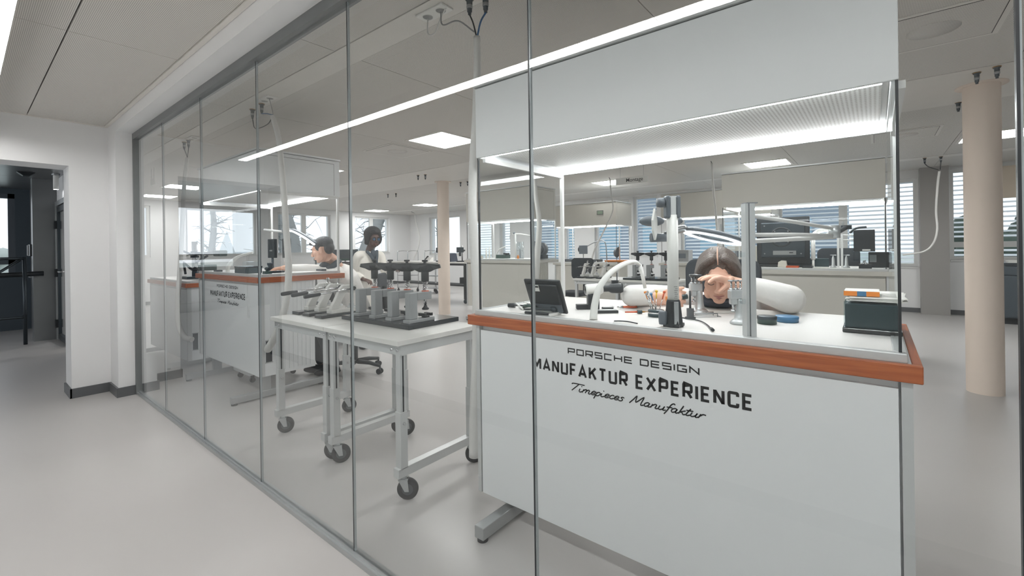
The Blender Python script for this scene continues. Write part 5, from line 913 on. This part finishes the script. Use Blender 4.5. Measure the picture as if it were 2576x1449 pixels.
# far bench tops
for x, y, z, s, m, nm, lb in ((8.7, 5.35, .979, (.12, .3, .05), 'black_plastic', 'tray', 'black tray at the left end of the bench under the boxy hood'), (8.7, 4.75, .979, (.2, .3, .05), 'black_plastic', 'tray', 'black tray in the middle of the bench under the boxy hood'), (8.75, 2.9, .999, (.25, .35, .22), 'cable_grey', 'instrument', 'grey instrument on the pale bench behind the tall lamp tube'), (8.75, 1.8, .999, (.3, .5, .28), 'cream_plastic', 'instrument', 'cream instrument with knobs on the pale bench behind the ring magnifier')): solo(nm, MB().box(-s[0] / 2, -s[1] / 2, 0, s[0] / 2, s[1] / 2, s[2]).box(-s[0] / 2 - .004, -s[1] * .35, s[2] * .3, -s[0] / 2, s[1] * .35, s[2] * .7, 1), [m, 'grey_plastic'], lb, nm, (x, y, z), bev=.006)
solo('parts_tray', MB().prism([(-.14, 0), (.14, 0), (.18, .04), (-.18, .04)], 'y', -.22, .22), 'orange', 'orange parts tray left of the distant screw presses', 'tray', (8.7, 4.2, .979), bev=.004)
t = thing('task_lamp', 'thin dark arm lamp with oval head on the bench under the boxy hood', 'lamp', (8.8, 4.5, .979)); obj('arm', MB().tube(spline([V((0, 0, 0)), V((0, .02, .35)), V((0, .1, .46)), V((0, .3, .42)), V((0, .5, .33))], 6), .012, 8), 'steel', t); obj('lamp_head', MB().torus((0, .62, .26), .07, .02, (1, .2, .5), 24, 8), 'black_plastic', t)
t = thing('monitor', 'small square dark monitor at the left of the bench under the boxy hood', 'monitor', (8.75, 5.05, .979)); obj('panel', MB().box(-.02, -.1, .17, .02, .1, .36), 'grey_plastic', t, bev=.005); obj('stem', MB().cyl((0, 0, 0), (0, 0, .18), .012), 'steel', t)
t = thing('magnifier_lamp', 'grey half dome lamp on a pole beside the orange parts tray', 'lamp', (8.9, 4.25, .979)); obj('pole', MB().cyl((0, 0, 0), (0, 0, .75), .014), 'white_metal', t); obj('shade', MB().lathe([(.12, 0), (.1, .05), (.05, .08), (0, .085)], (0, .04, .2), (0, 1, .2), 20), 'grey_plastic', t)
hose('thin white hose slanting down in front of the Montage window', [(8.0, 4.0, 2.62), (8.0, 3.98, 2.3), (8.0, 3.95, 2.0), (7.9, 4.1, 1.6), (7.8, 4.25, 1.25), (7.75, 4.3, 1.0)], (.012, .018), [([(8.0, 4.02, 2.65), (8.0, 4.0, 2.62)], 'black_plastic', .006)], (8.0, 4.0, 2.62))
hose('thin white hose hanging behind the ring magnifier', [(7.6, 2.02, 2.62), (7.6, 2.0, 2.2), (7.6, 1.96, 1.7), (7.6, 1.93, 1.2), (7.6, 1.92, .9)], (.014, .022), [([(7.6, 2.03, 2.65), (7.6, 2.02, 2.62)], 'black_plastic', .006)], (7.6, 2.02, 2.62))
hose('thin white hose curving down by the far room corner', [(10.2, 12.7, 2.6), (10.2, 12.6, 2.2), (10.2, 12.45, 1.8), (10.2, 12.5, 1.4), (10.2, 12.75, 1.0), (10.2, 12.8, .8)], (.016, .022), [([(10.2, 12.9, 2.65), (10.2, 12.72, 2.6)], 'cable_grey', .008)], (10.2, 12.7, 2.6))
hose('thick white hose hanging inside the front case view, behind the case corner', [(4.6, 3.35, 2.6), (4.6, 3.33, 2.0), (4.6, 3.28, 1.6), (4.6, 3.32, 1.2), (4.6, 3.36, .9)], (.016, .05), [([(4.6, 3.36, 2.65), (4.6, 3.35, 2.6)], 'black_plastic', .006)], (4.6, 3.35, 2.6))
# hanging signs
def sign(label, loc, w, h, txt=None, d=(1, 0)):
    t = thing('hanging_sign', label, 'sign', loc); obj('board', MB().box(-.006, -w / 2, 0, .006, w / 2, h), 'white_plastic', t)
    for y in (-w * .36, w * .36): obj('wire', MB().cyl((0, y, h), (0, y, CZ - loc[2]), .002, n=6), 'steel', t)
    if txt:
        c = bpy.data.curves.new('lettering', 'FONT'); c.body = txt; c.size = .085; c.align_x = 'CENTER'; c.offset = .0008; o = bpy.data.objects.new('lettering', c); COL.objects.link(o); bpy.context.view_layer.update()
        me = bpy.data.meshes.new_from_object(o.evaluated_get(bpy.context.evaluated_depsgraph_get())); bpy.data.objects.remove(o); me.materials.clear(); me.materials.append(MATS['ink'])
        o = bpy.data.objects.new('lettering', me); COL.objects.link(o); o.parent = t; o.matrix_local = Matrix(((0, 0, -1, -.0072), (-1, 0, 0, -.05), (0, 1, 0, h * .32), (0, 0, 0, 1)))
sign('white hanging sign reading Montage in front of a casement window', (7.0, 3.11, 2.335), .56, .115, 'Montage')
sign('small white hanging sign seen through the pane next to the pier', (1.95, 8.9, 2.38), .22, .1)
solo('roller_screen', MB().box(-.03, -.8, 0, .03, .8, .54), 'beige_board', 'beige roller screen hanging in the window right of the column', 'screen', (BX - .06, -2.42, 2.03), bev=.004)
t = thing('base_cabinet', 'dark grey base cabinet with black top at the right edge behind the column', 'cabinet', (10.3, -2.4, 0)); obj('body', MB().box(0, -1.6, .1, .6, .85, .92), 'anthracite', t); obj('plinth', MB().box(.05, -1.58, 0, .58, .83, .1), 'black_plastic', t); obj('worktop', MB().box(-.02, -1.62, .92, .62, .87, .96), 'dark_steel', t)
for y in (-1.58, -.76, .06): obj('door', MB().box(-.018, y, .12, 0, y + .78, .76), 'anthracite', t); obj('drawer', MB().box(-.018, y, .775, 0, y + .78, .905), 'anthracite', t)
solo('keyboard_case', MB().box(-.1, -.5, 0, .15, .12, .05), 'black_gloss', 'black case lying on the dark base cabinet', 'case', (10.45, -2.2, .96), bev=.006); solo('paper_stack', MB().box(-.1, -.1, 0, .1, .1, .04), 'paper', 'white paper stack beside the black case on the dark cabinet', 'papers', (10.45, -1.72, .96))
# mobile pedestals under the benches
for x, y, z, lb in ((1.78, 4.78, .0, 'grey rolling pedestal under the man\'s bench'), (1.80, 6.2, .0, 'grey rolling pedestal under the microscope bench')):
    t = thing('rolling_pedestal', lb, 'pedestal', (x, y, z)); obj('body', MB().box(0, 0, .08, .5, .4, .62), 'bench_grey', t, bev=.003)
    for k in range(3): d = obj('drawer', MB().box(.5, .01, .1 + k * .17, .515, .39, .26 + k * .17), 'bench_grey', t); obj('handle', MB().box(.515, .13, .2 + k * .17, .53, .27, .212 + k * .17), 'alu', d)
    for xx in (.05, .45):
        for yy in (.05, .35): obj('caster', MB().cyl((xx, yy - .012, .025), (xx, yy + .012, .025), .025, n=16).box(xx - .012, yy - .015, .03, xx + .012, yy + .015, .08), 'rubber', t)
# ================================================================ vestibule
t = thing('wall_dispenser', 'dark wall dispenser with small screen in the vestibule', 'dispenser', (.80, 10.12, .92)); obj('housing', MB().box(-.12, -.16, .36, 0, .16, .54), 'black_plastic', t, bev=.006); obj('lit_front', MB().box(-.13, .03, .37, -.119, .155, .53), 'cable_grey', t); obj('screen', MB().box(-.1, -.163, .40, -.03, -.159, .49).box(-.092, -.165, .408, -.038, -.163, .482, 1), ['frame_grey', 'ink'], t); obj('back_plate', MB().box(-.03, -.15, 0, 0, .15, .36), 'dark_steel', t); obj('tray', MB().box(-.12, -.12, .03, -.03, .12, .05), 'steel', t)
t = thing('barrier_rail', 'dark tubular barrier with diagonal braces in the vestibule', 'barrier', (.1, 9.6, 0))
for p, q, r in (((.5, 0, 0), (.5, 0, 1.27), .022), ((.5, 0, 1.25), (-1.6, 0, 1.25), .02), ((.5, 0, .4), (-1.6, 0, .4), .02), ((.46, 0, 1.23), (-.5, 0, .42), .018), ((-1.6, 0, 0), (-1.6, 0, 1.27), .022), ((.7, .1, 1.02), (-1.6, .1, .98), .035)): obj('tube', MB().cyl(p, q, r, n=14), 'dark_steel' if r < .03 else 'black_plastic', t)
t = thing('ceiling_lamp', 'white cylinder lamp under the vestibule ceiling', 'lamp', (.885, 9.1, 2.45)); obj('shade', MB().lathe([(.03, 0), (.03, -.22), (0, -.22)], n=24), 'white_plastic', t); obj('collar', MB().lathe([(.045, 0), (.045, -.02), (.03, -.02)], n=24), 'steel', t); obj('bulb_face', MB().lathe([(.026, -.2205), (0, -.2208)], n=20), 'light_hood', t)
solo('ceiling_camera', MB().prism([(-.09, 0), (.09, 0), (.03, -.05), (-.03, -.05)], 'y', -.06, .06), 'black_plastic', 'small black wedge sensor on the vestibule ceiling', 'sensor', (.60, 9.2, 2.45), bev=.003)
# ================================================================ outside
def tree(label, base, trunk, seed, n=26, m='bark', L=1.6):
    random.seed(seed); t = thing('tree', label, 'tree', base); mb = MB(); pts = spline([V(p) for p, r in trunk], 4); rr = _rad([0] * len(trunk), [r for p, r in trunk], 4); mb.tube(pts, rr, 10); obj('trunk', mb, m, t); b = MB()
    for i in range(n):
        k = random.randint(len(pts) // 4, len(pts) - 1); p = pts[k]; d = V((random.uniform(-1, 1), random.uniform(-.4, .4), random.uniform(-.2, .9))).normalized(); l = random.uniform(.5, 1) * L; q = [p]
        for j in range(4): d = (d + V((random.uniform(-.35, .35), random.uniform(-.2, .2), random.uniform(-.3, .3)))).normalized(); q.append(q[-1] + d * l / 4)
        b.tube(q, [rr[k] * .28 + .008, .02, .014, .01, .005], 5)
        for j in (1, 2, 3):
            d2 = V((random.uniform(-1, 1), random.uniform(-.3, .3), random.uniform(-.6, .6))).normalized(); b.tube([q[j], q[j] + d2 * l * .25, q[j] + d2 * l * .45 + V((0, 0, -.08))], [.01, .007, .003], 4)
    obj('branches', b, 'bark_dark', t); return t
tree('big forked grey tree outside the two light window behind the man', (8.4, 18.5, -1), [((0, 0, 0), .5), ((.1, 0, 2.2), .42), ((-.1, 0, 3.4), .36), ((-.6, 0, 5), .28)], 2, 40, 'bark', 1.8)
tree('leaning grey tree outside the window behind the standing woman', (11.2, 18, -1), [((0, 0, 0), .4), ((.4, 0, 2.0), .34), ((1.0, 0, 3.4), .3), ((1.7, 0, 5), .24)], 5, 40, 'bark', 1.8)
tree('thin bare tree added outside the wide far window in place of a reflection', (5.9, 19, -1), [((0, 0, 0), .16), ((-.05, 0, 2), .12), ((.05, 0, 3.3), .1), ((-.05, 0, 4.6), .06)], 9, 40, 'bark', .8)  # added tree, stands in for a tree reflection in the window
tree('thin bare tree outside the tall clear window near the corner', (15.5, 17.5, -1), [((0, 0, 0), .14), ((.1, 0, 2), .1), ((0, 0, 4.5), .05)], 14, 24, 'bark', .9)
t = thing('church', 'pale distant church with pointed spire outside the wide far window', 'church', (22.6, 67.4, 0)); obj('tower', MB().box(-.8, -.8, -3, .8, .8, 1.2), 'haze_grey', t); obj('spire', MB().lathe([(1.0, 1.2), (0, 4.2)], n=8, sm=False), 'haze_grey', t); obj('nave', MB().prism([(-1.2, -3), (1.2, -3), (1.2, .3), (0, 1.3), (-1.2, .3)], 'x', .8, 4), 'haze_grey', t)
def bush(label, loc, r, seed, m):
    random.seed(seed); b = MB()
    for i in range(60):
        d = V((random.gauss(0, 1), random.gauss(0, 1), random.gauss(0, 1))).normalized() * r * random.uniform(.5, 1); d.z = abs(d.z) * .9; b.ell(d, r * random.uniform(.1, .2), 6, 4)
    b.ell((0, 0, 0), (r * .8, r * .8, r * .7), 14, 8); return solo('bush', b, m, label, 'bush', loc)
bush('pale hazy tree crown right of the distant church spire', (28.5, 63, -1.2), 2.6, 4, 'haze_grey'); bush('pale tree crown outside the vestibule window', (3.0, 58, -1.6), 4.4, 6, 'foliage_pale')
for i, (x, y, r, lb) in enumerate(((17, -3.9, 2.7, 'dark evergreen behind the blinds right of the column'), (19.5, -11, 3.4, 'dark evergreen at the far right behind the window'))): bush(lb, (x, y, 0), r, 20 + i, 'foliage_dark')
t = thing('neighbour_building', 'blue grey building behind the slatted blinds', 'building', (22, 8, -1)); obj('facade', MB().box(0, -7, 0, 6, 8, 5.2), 'facade', t); obj('roof', MB().box(-.3, -7.3, 5.2, 6.3, 8.3, 5.5), 'frame_grey', t)
for k in range(5): obj('window', MB().box(-.03, -6 + k * 2.8, 1.8, 0, -4.4 + k * 2.8, 3.4), 'screen_blue', t)
struct('ground', MB().box(BX + .35, -40, -1.3, 120, 120, -1.0).box(-60, FY + .35, -1.3, BX + .35, 120, -1.0), 'foliage_pale', 'pale ground outside the building', 'ground')
